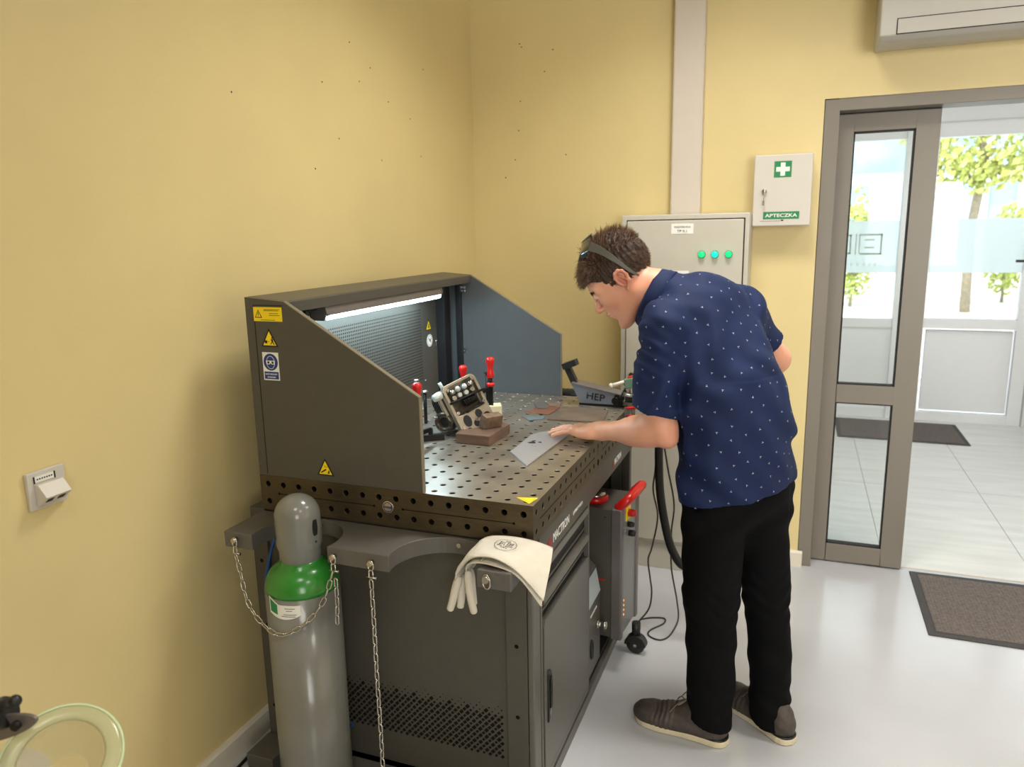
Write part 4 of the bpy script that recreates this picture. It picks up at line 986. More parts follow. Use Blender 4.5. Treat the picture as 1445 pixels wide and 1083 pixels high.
# ---- cylinder head resting on the blocks
C0 = Vector((.393, .54, .984)); uu = Vector((.0666, .092, .037)).normalized(); vv = Vector((.0712, .0075, -.147)); vv = (vv-uu*vv.dot(uu)).normalized()
nn = uu.cross(vv); nn = nn if nn.dot(CAM-C0) > 0 else -nn; nn.normalize()
def L(a, b, c): return C0+uu*a+vv*b+nn*c
t = thing('cylinder_head', (.38, .56, .90), 'tilted engine cylinder head with bright machined face and dark finned side', 'cylinder head')
def rrect(hw, hh, r, n=6):
    out = []
    for cx, cy, a0 in ((hw-r, hh-r, 0), (-hw+r, hh-r, 90), (-hw+r, -hh+r, 180), (hw-r, -hh+r, 270)):
        for i in range(n+1): a = math.radians(a0+90*i/n); out.append((cx+r*math.cos(a), cy+r*math.sin(a)))
    return out
# rim: ring between outer and inner outlines
out_ = rrect(.062, .086, .018); inn = rrect(.053, .050, .014); n_ = len(out_)
inn = [(x, y-.028) for x, y in inn]
mb = MB()
for c0, c1 in ((-.020, .006),):
    A = [L(x, y, c1) for x, y in out_]; B = [L(x, y, c1) for x, y in inn]; D = [L(x, y, c0) for x, y in out_]; E_ = [L(x, y, c0) for x, y in inn]
    mb.add(A+B, [(i, (i+1) % n_, n_+(i+1) % n_, n_+i) for i in range(n_)]); mb.add(A+D, [(i, n_+i, n_+(i+1) % n_, (i+1) % n_) for i in range(n_)]); mb.add(B+E_, [(i, (i+1) % n_, n_+(i+1) % n_, n_+i) for i in range(n_)])
    mb.add(E_, [tuple(range(n_))]); mb.add(D, [tuple(range(n_))[::-1]])
mb.build('machined_face', M_alu, t, bevel=.0008)
mb = MB()
for (x, y, rx, ry) in ((-.030, .046, .014, .020), (.016, .040, .012, .014), (.040, .060, .013, .014), (-.004, .066, .010, .012), (-.038, .074, .010, .007), (.022, .076, .010, .006)):
    mb.prism(circle(1, 20, 0, 0, rx, ry), L(x, y, .0062), uu, vv, nn*.0006, 0)
mb.build('port_opening', M_ink, t)
mb = MB()
for (x, y) in ((-.046, -.070), (.048, -.070), (-.048, .010), (.050, .012), (0, .055), (-.052, .060), (.052, .082)):
    mb.cyl(L(x, y, .005), L(x, y, .010), .0055, n=12)
mb.build('stud', M_chrome, t)
for x, y, m in ((-.034, -.058, M_chrome), (-.012, -.060, M_aluw), (.012, -.058, M_aluw), (.036, -.058, M_chrome)):
    mb = MB().lathe([(.0095, -.018), (.0095, .008), (.007, .014), (.0, .016)], L(x, y, 0), nn, 18); mb.cyl(L(x, y+.02, -.018), L(x, y+.02, .004), .0075, n=14); mb.build('valve_lifter', m, t)
mb = MB()
for k in range(9): mb.tube(ring_pts(L(-.012+.0055*k, -.010, 0), .013, .013, vv, nn, 18), .0020, 6, closed=True)
mb.build('valve_spring', M_blackm, t)
mb = MB().tube([L(-.060, -.028, .010), L(0, -.026, .012), L(.066, -.022, .012)], .0035, 10); mb.tube([L(-.02, .020, .008), L(.05, .018, .008)], .003, 8); mb.build('rocker_shaft', M_blackm, t)
mb = MB(); mb.obox(L(-.004, -.014, -.074), uu*.060, vv*.052, nn*.056); mb.obox(L(-.010, .012, -.082), uu*.064, vv*.026, nn*.046)
mb.build('iron_block', M_oily, t, bevel=.012, seg=4)
for k in range(6):
    a = .006*k; MB().prism(rrect(.068-.0008*k, .062-.0012*k, .034, 6), L(-.004, -.018, -.034-.0165*k), uu, vv, nn*.0035).build('cooling_fin', M_blackm if k > 1 else M_alu, t, bevel=.0006)
cf = L(-.074, .020, -.060); fx = (-uu*.75+nn*.62).normalized(); f1 = vv; f2 = fx.cross(f1).normalized()
mb = MB().lathe([(.0, .0), (.017, .0), (.017, .010), (.022, .014), (.031, .014), (.034, .010), (.036, -.020)], cf, fx, 36); mb.build('round_flange', M_oily, t)
mb = MB().prism(circle(.0165, 24), cf+fx*.0012, f1, f2, fx*.0006); mb.build('bore', M_ink, t)
mb = MB()
for k in range(4):
    a = k*math.pi/2+.5; p = cf+(f1*math.cos(a)+f2*math.sin(a))*.0275; mb.cyl(p+fx*.013, p+fx*.018, .0035, n=8)
mb.build('flange_bolt', M_chrome, t)
mb = MB().cyl(L(-.050, -.080, -.012), L(-.052, -.104, -.012), .006, n=14); mb.lathe([(.0, 0), (.012, .0), (.014, .012), (.012, .03), (.0, .034)], L(-.064, -.066, -.010), -uu, 20); mb.build('coolant_spigot', M_aluw, t)

o = MB().prism([(.372, .604), (.389, .446), (.504, .444), (.509, .606), (.44, .632)], (0, 0, ZT+.0006), (1, 0, 0), (0, 1, 0), (0, 0, .031)).build('support_block', M_wood, None, bevel=.0015); tag(o, 'flat brown block lying on the table under the cylinder head', 'block')
O_ = Vector((.440, .515, ZT+.0320)); a_ = Vector((.60, .75, 0)).normalized(); b_ = Vector((-.75, .60, 0)).normalized()
o = MB().prism([(0, 0), (.040, 0), (.018, .046), (-.016, .040)], O_+a_*.012-b_*.012, b_, (0, 0, 1), a_*.062).build('support_wedge', M_rust, None, bevel=.001); tag(o, 'tilted rust-coloured wedge on the brown block, propping the cylinder head', 'wedge')
o = MB().obox((.372, .812, ZT+.021), Vector((.022, .010, 0)), Vector((-.012, .024, 0)), (0, 0, .0202)).build('support_block', M_cream, None, bevel=.002); tag(o, 'small cream-coloured block standing behind the cylinder head', 'block')

# ---- red-handled bar clamps
def clamp(lab, px, py, top, tgt, hz=None):
    t = thing('bar_clamp', (px, py, ZT), lab, 'clamp', 'red-handled clamps on the table')
    zc = top-.095
    mb = MB().box((px-.008, py-.004, ZT+.0006), (px+.008, py+.004, zc)); mb.build('rail', M_blackm, t, bevel=.001)
    MB().lathe([(.0, 0), (.011, .001), (.0135, .006), (.012, .022), (.0095, .034), (.0125, .050), (.0155, .064), (.0145, .071), (.008, .076), (0, .077)], (px, py, top-.077), n=22).build('red_handle', M_red, t)
    MB().lathe([(.006, 0), (.0065, .020)], (px, py, top-.0965), n=16).build('spindle', M_blackm, t)
    MB().lathe([(.010, 0), (.0145, .003), (.0145, .012), (.010, .015)], (px, py, zc-.012), n=20).build('red_nut', M_red, t)
    q = Vector(tgt); p = Vector((px, py, q.z+.004 if hz is None else hz)); mb = MB().bar(p, q, .011, .014); mb.cyl(q+Vector((0, 0, .004)), q-Vector((0, 0, .016)), .008, n=14); mb.build('clamp_arm', M_blackm, t, bevel=.001)
    return t
clamp('red-handled clamp standing right of the cylinder head, the tallest of the three', .364, .800, 1.096, (.332, .640, .975), .985)
clamp('red-handled clamp standing behind the cylinder head', .235, .850, 1.052, (.262, .700, .955), .95)
clamp('red-handled clamp half hidden by the near hood wall', .312, .350, 1.088, (.315, .420, .925), .93)
t = thing('angle_stop', (.27, .42, .9), 'flat black steel bar lying on the table beside the near hood wall', 'steel bar')
mb = MB().bar((.16, .34, ZT+.011), (.335, .475, ZT+.011), .016, .020); mb.build('bar', M_blackm, t, bevel=.001)
for (x, y, h, lab) in ((.120, .700, .135, 'thin locating pin with a bright head near the hood back wall'), (.185, .640, .110, 'locating pin with a flat bright head behind the finned side of the cylinder head'), (.30, .92, .13, 'black upright locating post between the two rear clamps')):
    t = thing('locating_pin', (x, y, ZT), lab, 'pin', None)
    MB().cyl((x, y, ZT+.0006), (x, y, ZT+h), .006, n=14).build('shaft', M_blackm, t); MB().lathe([(.006, 0), (.012, .001), (.012, .006), (.006, .008)], (x, y, ZT+h), n=18).build('head', M_chrome if h != .13 else M_blackm, t)

# ================================================================== MACHINES IN THE TABLE BAY
u1 = thing('laser_welder', (.74, .85, .056), 'grey laser welding unit with red handles standing in the open bay under the table', 'welding machine')
fN = Vector((.853, .745, 0)); fF = Vector((.870, .955, 0)); w_ = (fF-fN).normalized(); bk = Vector((-w_.y, w_.x, 0)); 
def UQ(a, b, z): return fN+w_*a+bk*b+Vector((0, 0, z))     # a along the front, b backwards
Wd = .211
def ubox(a0, a1, b0, b1, z0, z1): return MB().hexa([UQ(a0, b0, z0), UQ(a1, b0, z0), UQ(a1, b1, z0), UQ(a0, b1, z0), UQ(a0, b0, z1), UQ(a1, b0, z1), UQ(a1, b1, z1), UQ(a0, b1, z1)])
ubox(.004, Wd-.004, .03, .50, .125, .598).build('casing', M_dgrey, u1, bevel=.003)
for a in (0, Wd-.030): ubox(a, a+.030, 0, .040, .120, .602).build('corner_extrusion', M_metalg, u1, bevel=.006, seg=3)
ubox(.028, Wd-.028, .006, .031, .128, .594).build('front_panel', mat('panel_grey', rgb(120, 124, 124), .3, noise=.05), u1, bevel=.002)
mb = MB(); c = UQ(.0, .018, .600)
for a0 in (.016,):
    P1 = [UQ(.020, .020, .600), UQ(.035, -.018, .640), UQ(.175, -.018, .640), UQ(.190, .020, .600)]
    mb.tube(smooth(P1, 8), .0165, 14)
mb.build('red_handle', M_red, u1)
mb = MB(); P1 = [UQ(.03, .22, .600), UQ(.04, .22, .632), UQ(.17, .22, .632), UQ(.18, .22, .600)]; mb.tube(smooth(P1, 6), .009, 10); mb.build('red_handle', M_red, u1)
c = UQ(.075, .12, .599); cp = MB().lathe([(.045, 0), (.045, .014), (.038, .020)], c, n=30).build('round_cap', M_red, u1); MB().lathe([(.036, .0), (.034, .008), (.0, .010)], c+Vector((0, 0, .019)), n=30).build('cap_lid', M_chrome, cp)
def knob(a, z, r, d, m, nm, par=u1): p = UQ(a, .006, z); return MB().lathe([(r, 0), (r*1.05, d*.6), (r*.8, d), (0, d)], p, -bk, 22).build(nm, m, par)
bx = ubox(.062, .108, .002, .007, .540, .590).build('stop_plate', M_yellow, u1, bevel=.001)
knob(.085, .565, .013, .030, M_red, 'emergency_stop', bx); knob(.09, .520, .010, .022, M_black, 'knob'); knob(.105, .482, .011, .024, M_black, 'knob')
MB().lathe([(.005, 0), (.005, .004), (0, .005)], UQ(.045, .006, .512), -bk, 14).build('key_switch', M_chrome, u1)
mb = MB()
for k in range(4): mb.cyl(UQ(.045, .0055, .20+.018*k), UQ(.045, .0035, .20+.018*k), .0035, n=10)
mb.build('status_light', M_orange, u1)
mb = MB()
sN = -w_
for b, z in ((.06, .57), (.06, .15), (.45, .57), (.45, .15)): mb.cyl(UQ(.0042, b, z), UQ(.001, b, z), .005, n=12)
mb.build('screw', M_chrome, u1)
mb = MB(); mb.hexa([UQ(.0036, .06, .335), UQ(.0046, .06, .335), UQ(.0046, .20, .335), UQ(.0036, .20, .335), UQ(.0036, .06, .340), UQ(.0046, .06, .340), UQ(.0046, .20, .340), UQ(.0036, .20, .340)]); mb.build('red_stripe', M_red, u1)
def caster(a, b, par, lift=.0):
    p = UQ(a, b, 0); t_ = MB().lathe([(.014, -.0135), (.030, -.0135), (.034, -.009), (.034, .009), (.030, .0135), (.014, .0135)], Vector((p.x, p.y, .034+lift)), w_, 28).build('caster', M_black, par)
    q = Vector((p.x, p.y, .034+lift)); arc = [(.040*math.cos(math.radians(a)), .040*math.sin(math.radians(a))) for a in range(0, 181, 12)]+[(-.030, 0), (-.030, .010), (.030, .010), (.030, 0)]
    MB().prism(arc, q-w_*.018, bk, (0, 0, 1), w_*.036).build('fender', M_black, t_, bevel=.002)
    MB().cyl(q+Vector((0, 0, .036)), q+Vector((0, 0, .086-lift*.5)), .016, n=16).build('stem', M_black, t_)
    MB().cyl(Vector((p.x, p.y, .034+lift))-w_*.0165, Vector((p.x, p.y, .034+lift))+w_*.0165, .006, n=12).build('axle', M_chrome, t_)
caster(.150, -.012, u1); caster(.04, .43, u1, .0215); caster(.17, .43, u1, .0215)
u2 = thing('wire_feeder', (.70, .69, .056), 'small dark wire feeder with a slanted light lid in front of the laser welder', 'wire feeder')
pr = [(.48, .056), (.782, .056), (.782, .300), (.765, .400), (.70, .46), (.48, .46)]
MB().prism(pr, (0, .552, 0), (1, 0, 0), (0, 0, 1), (0, .182, 0)).build('casing', M_dgrey2, u2, bevel=.003)
mb = MB().prism([(.755, .398), (.770, .385), (.785, .322), (.783, .318)], (0, .565, 0), (1, 0, 0), (0, 0, 1), (0, .155, 0)); 
MB().hexa([(.7835, .565, .315), (.7835, .720, .315), (.7675, .720, .395), (.7675, .565, .395), (.7865, .565, .316), (.7865, .720, .316), (.7705, .720, .397), (.7705, .565, .397)]).build('light_lid', mat('pale_blue_lid', rgb(188, 200, 204), .3, noise=.02), u2, bevel=.001)
mb = MB().lathe([(.014, 0), (.014, .006), (.009, .008), (.009, .02), (.013, .022), (.013, .034), (0, .036)], (.782, .690, .205), (1, 0, 0), 20); mb.build('quick_coupling', M_chrome, u2)
mb = MB().tube(ring_pts((.784, .615, .150), .012, .032, (0, 1, 0), (0, 0, 1), 24), .004, 8, closed=True); mb.prism(circle(1, 20, 0, 0, .010, .028), (.7825, .615, .150), (0, 1, 0), (0, 0, 1), (.002, 0, 0)); mb.build('oval_grip', M_black, u2)
mb = MB().bar((.7835, .60, .275), (.7835, .68, .275), .002, .006); mb.build('name_strip', M_paper, u2)

# ---- cable and torch hose hanging at the far end of the table
t = thing('torch_hose', (.93, .98, .86), 'thick black sleeved hose hanging down between the table and the person', 'hose')
mb = MB(); P_ = smooth([(.930, 1.0, .80), (.928, 1.0, .74), (.935, 1.0, .60), (.956, 1.0, .47), (.985, 1.0, .37), (1.03, 1.01, .31), (1.09, 1.02, .36), (1.13, 1.03, .50), (1.14, 1.03, .68), (1.11, 1.07, .84), (1.05, 1.10, .90), (.96, 1.10, .93), (.895, 1.07, .935), (.872, 1.047, .915)], 8)
P_[0] = Vector((.930, 1.0, .885)); P_ = [Vector((.885, 1.045, .905)), Vector((.915, 1.02, .905))]+P_
mb.tube(P_, .0155, 12); mb.build('sleeve', M_black, t)
t = thing('power_cable', (.93, 1.1, .0), 'thin dark cable hanging from the table and looping on the floor by the caster', 'cable')
mb = MB(); P_ = smooth([(.875, 1.08, .90), (.893, 1.1, .80), (.900, 1.1, .66), (.893, 1.1, .56), (.912, 1.1, .455), (.893, 1.1, .33), (.879, 1.1, .275), (.888, 1.1, .20), (.895, 1.1, .14), (.885, 1.1, .07), (.850, 1.08, .02), (.845, 1.10, .0045), (.851, 1.13, .0038), (.895, 1.16, .0038), (.937, 1.165, .0038), (.939, 1.125, .0038),
    (.905, 1.07, .0038), (.896, 1.038, .0045), (.905, 1.015, .0038), (.935, 1.0, .0038), (.960, 1.01, .0038), (.980, 1.06, .0038), (.992, 1.15, .02), (.985, 1.15, .10), (.965, 1.12, .25), (.965, 1.10, .40), (.975, 1.08, .52), (.955, 1.05, .66), (.925, 1.06, .80), (.88, 1.09, .905)], 8)
mb.tube(P_, .0032, 8); mb.build('cable', mat('dark_cable', rgb(62, 54, 48), .5, noise=.1), t)
t = thing('floor_cable', (-.05, -.25, 0), 'black cable lying on the floor between the wall and the bottle bracket', 'cable')
MB().tube(smooth([(-.10, -.55, .005), (-.112, -.42, .005), (-.10, -.28, .005), (-.07, -.22, .005), (-.09, -.10, .005), (-.10, .1, .005)], 8), .005, 8).build('cable', M_black, t)

# ================================================================== EXTRACTION HOOD, lower left corner, swung out from the wall
t = thing('extraction_hood', (.30, -.90, .74), 'translucent round extraction hood with black joint at the lower left, near the wall socket', 'extraction hood')
H0 = Vector((.338, -.90, .735)); hn = Vector((.42, -.40, .815)).normalized(); hu, hv, _ = frame(hn)
MB().lathe([(.060, .000), (.064, .005), (.082, .002), (.0865, -.002), (.0855, -.005), (.066, -.001), (.060, .000)], H0, hn, 56, caps=False).build('round_visor', M_visor, t)
MB().lathe([(.030, -.062), (.046, -.040), (.056, -.018), (.0598, -.001), (.0585, -.002), (.048, -.038), (.030, -.0585)], H0, hn, 56, caps=False).build('inner_cone', M_visor2, t)
MB().lathe([(.0865, -.006), (.0885, -.002), (.0875, .002), (.0845, .0005)], H0, hn, 56, caps=False).build('rim', mat('pale_green_rim', rgb(196, 212, 168), .3, noise=.02), t)
S = Vector((.24, -.92, .690))
MB().lathe([(.022, 0), (.036, .03), (.048, .06), (.050, .075), (.0, .076)], S-Vector((.02, 0, .06)), Vector((.35, .1, .93)), 36).build('cone', M_conew, t)
pl = Vector((.93, .22, .30)).normalized(); pq = Vector((-.28, -.1, .93)); pq = (pq-pl*pq.dot(pl)).normalized(); pn = pl.cross(pq)
st = MB().prism([(.095*math.cos(q), .021*math.sin(q)) for q in [2*math.pi*i/30 for i in range(30)]], Vector((.225, -.93, .780))-pn*.003, pl, pq, pn*.006).build('steel_strip', M_metalg, t, bevel=.001)
mb = MB()
for a in (-.015, .062): p = Vector((.225, -.93, .780))+pl*a; mb.cyl(p-pn*.012, p+pn*.012, .007, n=14)
mb.build('bolt', M_blackm, t)
MB().cyl((.205, -.93, .788), (.262, -.92, .815), .024, n=26).build('joint_body', M_black, t, bevel=.003)
mb = MB().cyl((.235, -.93, .818), (.285, -.92, .838), .0085, n=16); mb.sphere((.286, -.92, .8385), .0095); mb.build('joint_knob', M_black, t)
mb = MB().tube(smooth([(.215, -.94, .80), (.205, -.945, .83), (.200, -.95, .872), (.12, -.96, .84), (-.04, -.96, .80), (-.130, -.96, .80)], 6), .0165, 14); mb.cyl((-.134, -.96, .80), (-.118, -.96, .80), .05, n=24); mb.build('support_arm', M_black, t)
# ================================================================== THE PERSON
M_skin = mat('skin', rgb(228, 172, 142), .48, sss=.12, noise=.05, nscale=18, bump=.12, bscale=420)
def skin_nodes():       # warmer ears, cheeks, lips, elbow: colour attribute 'tint' mixes towards a redder skin
    nt = M_skin.node_tree; b = nt.nodes['Principled BSDF']; a = nt.nodes.new('ShaderNodeAttribute'); a.attribute_name = 'tint'
    mx = nt.nodes.new('ShaderNodeMix'); mx.data_type = 'RGBA'; src = b.inputs['Base Color'].links[0].from_socket
    nt.links.new(a.outputs['Fac'], mx.inputs[0]); nt.links.new(src, mx.inputs[6]); mx.inputs[7].default_value = rgb(182, 96, 78); nt.links.new(mx.outputs[2], b.inputs['Base Color'])
skin_nodes()
M_hair = mat('brown_hair', rgb(66, 44, 31), .34, col2=rgb(140, 104, 74), nscale=60, spec=.6)
M_hairb = mat('dark_hair_base', rgb(48, 33, 24), .7, noise=.2, nscale=80)
M_shirt = mat('navy_cotton', rgb(20, 35, 74), .72, noise=.10, nscale=14, bump=.35, bscale=900, spec=.25)
M_print = mat('white_print', rgb(186, 194, 208), .7, noise=.03)
M_trouser = mat('black_trousers', rgb(9, 9, 11), .85, noise=.12, nscale=20, bump=.3, bscale=900, spec=.12)
M_shoe = mat('worn_brown_leather', rgb(58, 51, 47), .6, col2=rgb(80, 71, 65), nscale=30, bump=.35, bscale=160)
M_sole = mat('cream_rubber_sole', rgb(214, 202, 172), .6, noise=.05)
M_lace = mat('grey_laces', rgb(120, 112, 102), .7, noise=.1)
M_lens = mat('dark_lens', rgb(52, 52, 48), .15, noise=.05, coat=.5)
M_lensf = mat('grey_frame', rgb(88, 86, 78), .35, noise=.05)
M_eye = mat('eye_white', rgb(214, 206, 198), .2, noise=.02); M_iris = mat('iris', rgb(60, 48, 36), .2, noise=.05)

pr_ = thing('person', (1.27, .56, 0), 'man in a navy patterned short-sleeved shirt and black trousers leaning over the table', 'person')
A3 = lambda *a: np.array(a, float)
# head frame
HC = A3(.874, .606, 1.377); pit = math.radians(42); fh = A3(-.985, -.17, 0); fh /= np.linalg.norm(fh)
hF = fh*math.cos(pit)-A3(0, 0, 1)*math.sin(pit); hU = fh*math.sin(pit)+A3(0, 0, 1)*math.cos(pit); hS = np.cross(hU, hF)   # +S: the man's left, towards the camera
def H(f, s, u): return HC+hF*f+hS*s+hU*u
hax = (hF, hS, hU)
h_ = .0024
B = Field((.60, .38, .84), (1.42, 1.12, 1.55), h_)
# torso core, neck, shoulders (inside the shirt)
B.ell((1.13, .60, 1.20), (.14, .095, .16), ((.54, .84, 0), (-.72, .46, -.52), (-.44, .28, .86)))
B.ell((1.22, .605, 1.00), (.13, .095, .16), ((.54, .84, 0), (-.84, .54, 0), (0, 0, 1)), k=.05)
B.cone((1.03, .47, 1.27), (1.19, .74, 1.28), .055, .055, k=.05)
B.cone((1.045, .60, 1.315), (.985, .602, 1.348), .066, .057, k=.04)
B.cone((.99, .602, 1.345), (.905, .606, 1.372), .056, .054, k=.03)
# cranium and face
B.ell(H(-.012, 0, .040), (.098, .075, .084), hax, k=.02)
B.ell(H(.030, 0, -.018), (.058, .062, .088), hax, k=.03)
for s in (-1, 1):
    B.cone(H(-.014, s*.050, -.056), H(.052, s*.026, -.096), .023, .018, k=.03)      # jaw
    B.ell(H(.058, s*.036, -.016), (.024, .022, .022), hax, k=.025)                  # cheekbone
    B.cone(H(.077, s*.010, .030), H(.066, s*.048, .028), .011, .010, k=.018)        # brow
B.ell(H(.074, 0, -.102), (.020, .022, .018), hax, k=.02)
B.ell(H(.068, 0, -.055), (.024, .034, .034), hax, k=.02)
B.ell(H(.020, 0, -.074), (.046, .042, .034), hax, k=.03)
for s in (-1, 1): B.ell(H(.097, s*.031, .010), (.016, .016, .010), hax, k=.012, op='s')
B.cone(H(.084, 0, .022), H(.1065, 0, -.020), .0075, .0100, k=.010)
B.ell(H(.108, 0, -.023), (.0105, .0105, .0085), hax, k=.006)
for s in (-1, 1):
    B.ell(H(.097, s*.0125, -.026), (.0095, .0070, .0070), hax, k=.006)
    B.ell(H(.103, s*.0062, -.0335), (.0040, .0030, .0035), hax, k=.002, op='s')
B.ell(H(.0925, 0, -.0490), (.0095, .0230, .0062), hax, k=.005)
B.ell(H(.0895, 0, -.0620), (.0098, .0200, .0068), hax, k=.005)
B.cone(H(.1005, -.014, -.0556), H(.0975, .017, -.0556), .0019, .0019, k=.003, op='s'); B.cone(H(.1005, 0, -.0556), H(.094, -.021, -.0562), .0019, .0017, k=.003, op='s')
B.ell(H(.092, 0, -.078), (.010, .022, .007), hax, k=.008, op='s')
for s in (-1, 1):        # lowered upper eyelids over the eyeballs
    B.ell(H(.0805, s*.031, .0105), (.0130, .0155, .0115), hax, k=.004)
    B.cone(H(.0925, s*.021, .0070), H(.0855, s*.043, .0055), .0016, .0016, k=.002, op='s')
for s in (-1, 1):        # ears
    pts = [(-.002, -.012), (.004, .002), (.004, .018), (-.004, .029), (-.016, .031), (-.026, .022), (-.029, .006), (-.024, -.010), (-.014, -.022), (-.006, -.028)]
    P3 = [H(f, s*(.0775+(.008 if 2 < i < 8 else .003)), u) for i, (f, u) in enumerate(pts)]
    B.ell(H(-.012, s*.0755, .003), (.017, .0055, .027), hax, k=.006)
    B.ell(H(-.009, s*.0825, -.001), (.011, .009, .015), hax, k=.003, op='s')
    for i in range(len(P3)-1): B.cone(P3[i], P3[i+1], .0042 if i < 7 else .0052, .0042 if i < 6 else .0055, k=.004)
    B.cone(H(-.010, s*.082, .016), H(-.020, s*.083, -.006), .003, .003, k=.004)
    B.ell(H(.001, s*.0785, -.006), (.004, .004, .006), hax, k=.004)
# left arm: shoulder, elbow, wrist
LS, LE, LW = A3(1.030, .460, 1.265), A3(1.022, .468, .962), A3(.822, .566, .922)
B.cone(LS, A3(1.008, .462, 1.06), .052, .046, k=.02); B.cone(A3(1.008, .462, 1.06), LE+A3(.002, 0, .02), .047, .043, k=.02)
B.cone(LE+A3(.006, -.004, -.004), LE+A3(-.05, .02, -.008), .036, .041, k=.03); B.cone(LE+A3(-.04, .018, -.006), LE+(LW-LE)*.45, .043, .037, k=.03); B.cone(LE+(LW-LE)*.42, LW, .037, .0255, k=.03)
B.ell(LE+A3(.026, -.010, -.022), (.018, .018, .018), k=.03)
def hand(W, X, Y, Z, curl, thumb=1.0):
    """W wrist, X towards fingertips, Y towards the thumb, Z out of the back of the hand"""
    X, Y, Z = [np.array(q, float)/np.linalg.norm(q) for q in (X, Y, Z)]; Y = Y-X*(X@Y); Y /= np.linalg.norm(Y); Z = Z-X*(X@Z)-Y*(Y@Z); Z /= np.linalg.norm(Z)
    def q(a, b, c): return W+X*a+Y*b+Z*c
    B.cone(q(-.01, 0, 0), q(.022, 0, -.001), .0265, .023, k=.02)
    B.rbox(q(.050, .001, -.002), (.042, .038, .0145), (X, Y, Z), .0135, k=.022)
    B.ell(q(.030, .030, -.010), (.030, .015, .015), (X, Y, Z), k=.015); B.ell(q(.035, -.028, -.008), (.034, .013, .014), (X, Y, Z), k=.015)
    for i, (b, a0, l, r, sp) in enumerate(((.029, .088, (.040, .024, .018), .0086, .17), (.0095, .092, (.043, .027, .019), .0087, .045), (-.0105, .089, (.040, .025, .018), .0083, -.07), (-.0295, .080, (.031, .020, .016), .0074, -.20))):
        p = q(a0-.012, b*.92, 0); ang = 0; d = lambda an: X*math.cos(an)*math.cos(sp)+Y*math.sin(sp)-Z*math.sin(an)
        B.ell(q(a0-.004, b, .006), (.011, .009, .008), (X, Y, Z), k=.010)
        L3 = (l[0]+.012,)+l[1:]
        for j in range(3):
            ang += curl[j]+(.02*i); p2 = p+d(ang)*L3[j]
            B.cone(p, p2, r*(1-.07*j), r*(1-.07*(j+1)), k=.004); p = p2
    t0, t1, t2, t3 = q(.012, .024, -.006), q(.040, .046, -.011), q(.068, .054*thumb, -.013), q(.092, .056*thumb, -.015)
    B.cone(t0, t1, .0150, .0125, k=.014); B.cone(t1, t2, .0118, .0105, k=.008); B.cone(t2, t3, .0105, .0085, k=.005)
hand(LW+A3(-.006, .004, 0), A3(-.962, .262, -.085), A3(.25, .96, -.02), A3(-.08, 0, 1), (.05, .06, .05))
# right arm, bent and mostly behind the body
RS, RE, RW = A3(1.205, .755, 1.275), A3(1.306, .945, 1.105), A3(1.100, 1.030, 1.020)
B.cone(RS, RE, .056, .043, k=.03); B.cone(RE, RE+(RW-RE)*.45, .043, .038, k=.03); B.cone(RE+(RW-RE)*.4, RW, .038, .0265, k=.03)
hand(RW, A3(-.93, .10, -.30), A3(.1, -.9, .2), A3(-.3, 0, .95), (.35, .45, .35), .9)
V, Q = B.mesh()
body = mesh_obj('body', V, Q, M_skin, pr_); del B.F
# tint attribute
co = V; att = body.data.attributes.new('tint', 'FLOAT_COLOR', 'POINT')
def blob(c, r, g): return g*np.exp(-(((co-c)**2).sum(1))/(2*r*r))
tn = blob(H(-.012, .082, .006), .024, .45)+blob(H(-.012, -.082, .006), .024, .45)+blob(H(.050, .046, -.028), .020, .30)+blob(H(.105, 0, -.024), .013, .28)+blob(LE+A3(.02, 0, -.02), .05, .32)+blob(RE, .05, .22)+blob(H(.0, .03, -.085), .05, .18)+blob(H(-.06, .03, -.06), .05, .22)
for dz, g in ((-.0495, .6), (-.062, .6)):
    d = co-H(.095, 0, dz); e = (d@hF/.010)**2+(d@hS/.021)**2+(d@hU/.0055)**2; tn += g*np.clip(1.25-e, 0, 1)
tn += .12; tn = np.clip(tn, 0, 1); att.data.foreach_set('color', np.stack([tn, tn, tn, np.ones_like(tn)], 1).ravel().astype(np.float32))
# eyes and brows
for s in (-1, 1):
    e = MB().sphere(H(.0755, s*.031, .0070), .0122, nu=24, nv=16).build('eye', M_eye, pr_)
    MB().sphere(H(.0825, s*.0315, .0015), .0048, nu=16, nv=10).build('iris', M_iris, e)
rr = random.Random(5)
def strand(mb, root, d0, d1, L_, r, n=4, mi=0):
    p = np.array(root, float); vs = []; d0 = np.array(d0, float); d1 = np.array(d1, float)
    for i in range(n+1):
        f = i/n; d = d0*(1-f)+d1*f; d /= np.linalg.norm(d)+1e-9
        a = np.cross(d, hS+.3*hU); a /= np.linalg.norm(a)+1e-9; b = np.cross(d, a); w = r*(1-f)**.6+.00012
        for k in range(3): t = 2*math.pi*k/3; vs.append(p+(a*math.cos(t)+b*math.sin(t))*w)
        p = p+d*(L_/n)
    fs = [(i*3+k, i*3+(k+1) % 3, i*3+3+(k+1) % 3, i*3+3+k) for i in range(n) for k in range(3)]
    mb.add(vs, fs, mi, True)
for s in (-1, 1):
    mb = MB()
    for i in range(150):
        f = rr.random(); s_ = s*(.012+.040*f); base = H(.0905-.015*f*f, s_, .0265+.004*math.sin(f*3)+rr.uniform(-.004, .004))
        strand(mb, base, hS*s+hF*.5+hU*.35, hS*s*1.2-hF*.2, .008, .0005, 2)
    mb.build('eyebrow', M_hair, pr_, merge=False)
    mb = MB()
    for i in range(26): f = i/25; strand(mb, H(.0925-.007*f, s*(.020+.024*f), .0055), hF+hS*s*.2-hU*.3, hF+hS*s*.4+hU*.2, .007, .00035, 2)
    mb.build('eyelashes', M_hairb, pr_, merge=False)

